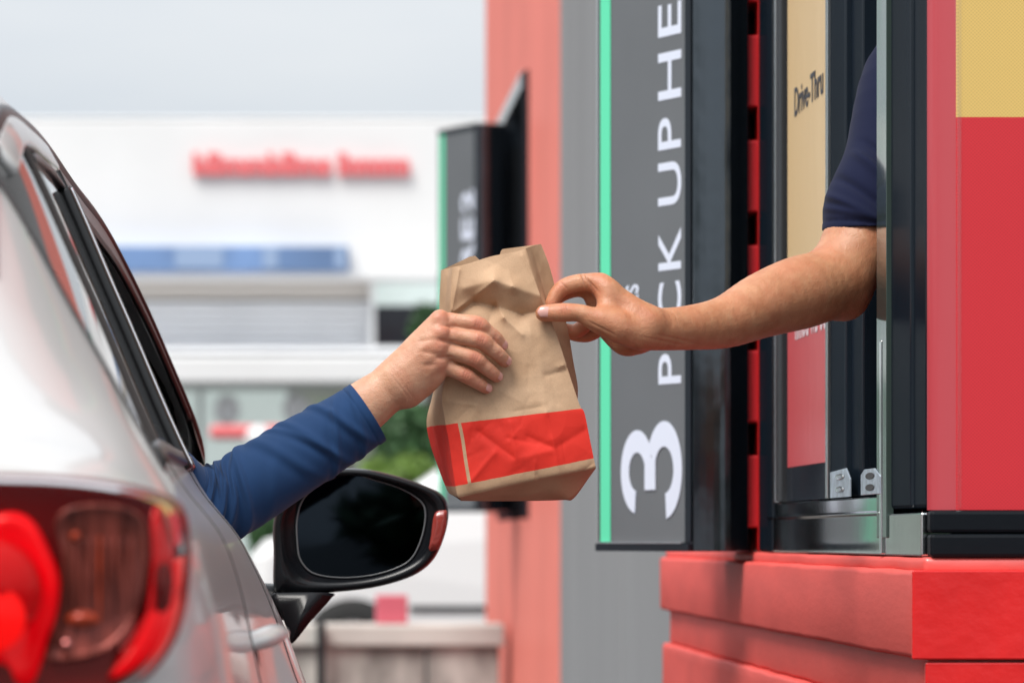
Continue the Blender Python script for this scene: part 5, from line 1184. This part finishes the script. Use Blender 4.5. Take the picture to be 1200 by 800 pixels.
for ci, (a_, b_, n) in enumerate(cols):
    t_ = np.linspace(0, 1, n + 1); pa, pb = Cr[:, a_], Cr[:, b_]
    g = pa[:, None]*(1 - t_[None, :, None]) + pb[:, None]*t_[None, :, None]
    if ci == 0:   # front panel bulges gently
        g[..., 2] -= (np.sin(np.pi*t_)[None]**.8)*(.004 + .006*np.clip((x/(nr_-1) - .3)/.5, 0, 1))[:, None]*np.sin(np.pi*np.clip(x/(nr_-1)*.93, 0, 1))[:, None]
        # wavy top edge
        g[:4, :, 1] += (np.sin(t_*9)*.8)[None]*np.linspace(1, 0, 4)[:, None]
    if ci == 3:   # back panel: taller with a rounded thumb tab at the top
        tab = np.interp(t_, [0, .1, .36, .395, .42, .55, .60, .66, .72, .85, 1], [0, 1.5, 5.5, 6, -2, -3, -2, 6.5, 7, 3.5, 0]); wgt = np.clip(1 - x/2.2, 0, 1)
        g[..., 1] -= tab[None]*wgt[:, None]
        g[..., 2] += np.sin(np.pi*t_)[None]*.006
    Pw = np.zeros(g.shape)
    fd_ = fold_d(g[..., 0], g[..., 1]) if ci == 0 else 0
    Yv = g[..., 2]
    Pw[..., 0] = (g[..., 0] - VX)*Yv/F_PX; Pw[..., 1] = Yv; Pw[..., 2] = H + (VY - g[..., 1])*Yv/F_PX
    cr_ = crumple(Pw); edge = np.minimum(1, np.minimum(t_, 1 - t_)*n/3.)[None] if ci in (0, 3) else np.sin(np.pi*t_)[None]
    sgn = -1 if ci in (0, 5, 4) else 1
    dirs = {0: (0, -1, 0), 1: (1, -.3, 0), 2: (1, .3, 0), 3: (0, 1, 0), 4: (-1, 0, 0), 5: (-1, -.4, 0)}[ci]
    Pw += np.array(dirs)*((cr_ + fd_)*(.15 + .85*edge))[..., None]
    u_ = t_ if ci == 0 else (t_*.4 - .4 if ci == 5 else t_*.4 - .8 if ci == 4 else t_ + 1 + ci)
    uvg = np.stack([np.broadcast_to(u_[None], g.shape[:2]), np.broadcast_to(vv_[:, None], g.shape[:2])], -1)
    allV.append(Pw.reshape(-1, 3)); allUV.append(uvg.reshape(-1, 2)); allF += [tuple(off + q_ for q_ in f_) for f_ in grid_faces(len(x), n + 1)]; off += Pw.shape[0]*Pw.shape[1]
V = np.concatenate(allV); UV = np.concatenate(allUV)
me = bpy.data.meshes.new('bag_walls'); me.from_pydata(V.tolist(), [], allF); me.update()
ul = me.uv_layers.new(name='UVMap'); li = np.empty(len(me.loops), np.int32); me.loops.foreach_get('vertex_index', li); ul.data.foreach_set('uv', UV[li].ravel().astype(np.float32))
bw = link('bag_walls', me, kraft, BAG, True)
bm = bmesh.new(); bm.from_mesh(me); bmesh.ops.remove_doubles(bm, verts=bm.verts, dist=.00012)
bmesh.ops.recalc_face_normals(bm, faces=bm.faces)
for e_ in bm.edges:
    if len(e_.link_faces) == 2 and e_.calc_face_angle(0) > R(32): e_.smooth = False
bm.to_mesh(me); bm.free()
# bottom: folded flap sloping back underneath
bot = [(537.5,582.5,4.502),(698.5,548,4.503),(690,553,4.586),(671,585,4.570),(541,586.5,4.560),(530,580,4.592)]
fr_ = np.linspace(0, 1, 40); A_ = np.array(bot[0])[None]*(1-fr_[:, None]) + np.array(bot[1])[None]*fr_[:, None]
Bm = catmull(np.array([(540.5,586.5,4.540),(580,587,4.55),(630,586.5,4.555),(660,585.5,4.555),(672,584,4.553),(690,560,4.552),(697.5,549.5,4.52)]), np.linspace(0, 6, 40))
Dm = np.array((532,581,4.590))[None]*(1-fr_[:, None]) + np.array((690,552,4.586))[None]*fr_[:, None]
V = []
for s_ in np.linspace(0, 1, 8):
    q_ = A_*(1 - s_) + Bm*s_; w_ = np.array([P(*r_) for r_ in q_]); w_[:, 1] += crumple(w_)*1.5*np.sin(np.pi*s_); w_[:, 2] += crumple(w_ + 3)*1.6*np.sin(np.pi*s_); V.append(w_)
for s_ in np.linspace(.25, 1, 4): V.append(np.array([P(*r_) for r_ in Bm*(1 - s_) + Dm*s_]))
V = np.concatenate(V)
bb = mesh('bag_bottom', V, grid_faces(12, 40), kraft, BAG, True); fixn(bb)
u2 = bb.data.uv_layers.new(name='UVMap'); u2.data.foreach_set('uv', np.full(len(bb.data.loops)*2, 0., np.float32))
# ---------------------------------------------------------------- parent offsets and origins
for r_ in ROOTS:
    inv = Matrix.Translation(-r_.location)
    for ch in list(r_.children): ch.matrix_parent_inverse = inv
for o in list(COL.objects):
    if o.type == 'MESH' and o.parent is None and not o.children and o.get('kind') != 'structure':
        co = np.empty(len(o.data.vertices)*3, np.float32); o.data.vertices.foreach_get('co', co); co = co.reshape(-1, 3)
        c = Vector(((co[:, 0].min() + co[:, 0].max())/2, (co[:, 1].min() + co[:, 1].max())/2, co[:, 2].min()))
        o.data.transform(Matrix.Translation(-c)); o.location = c
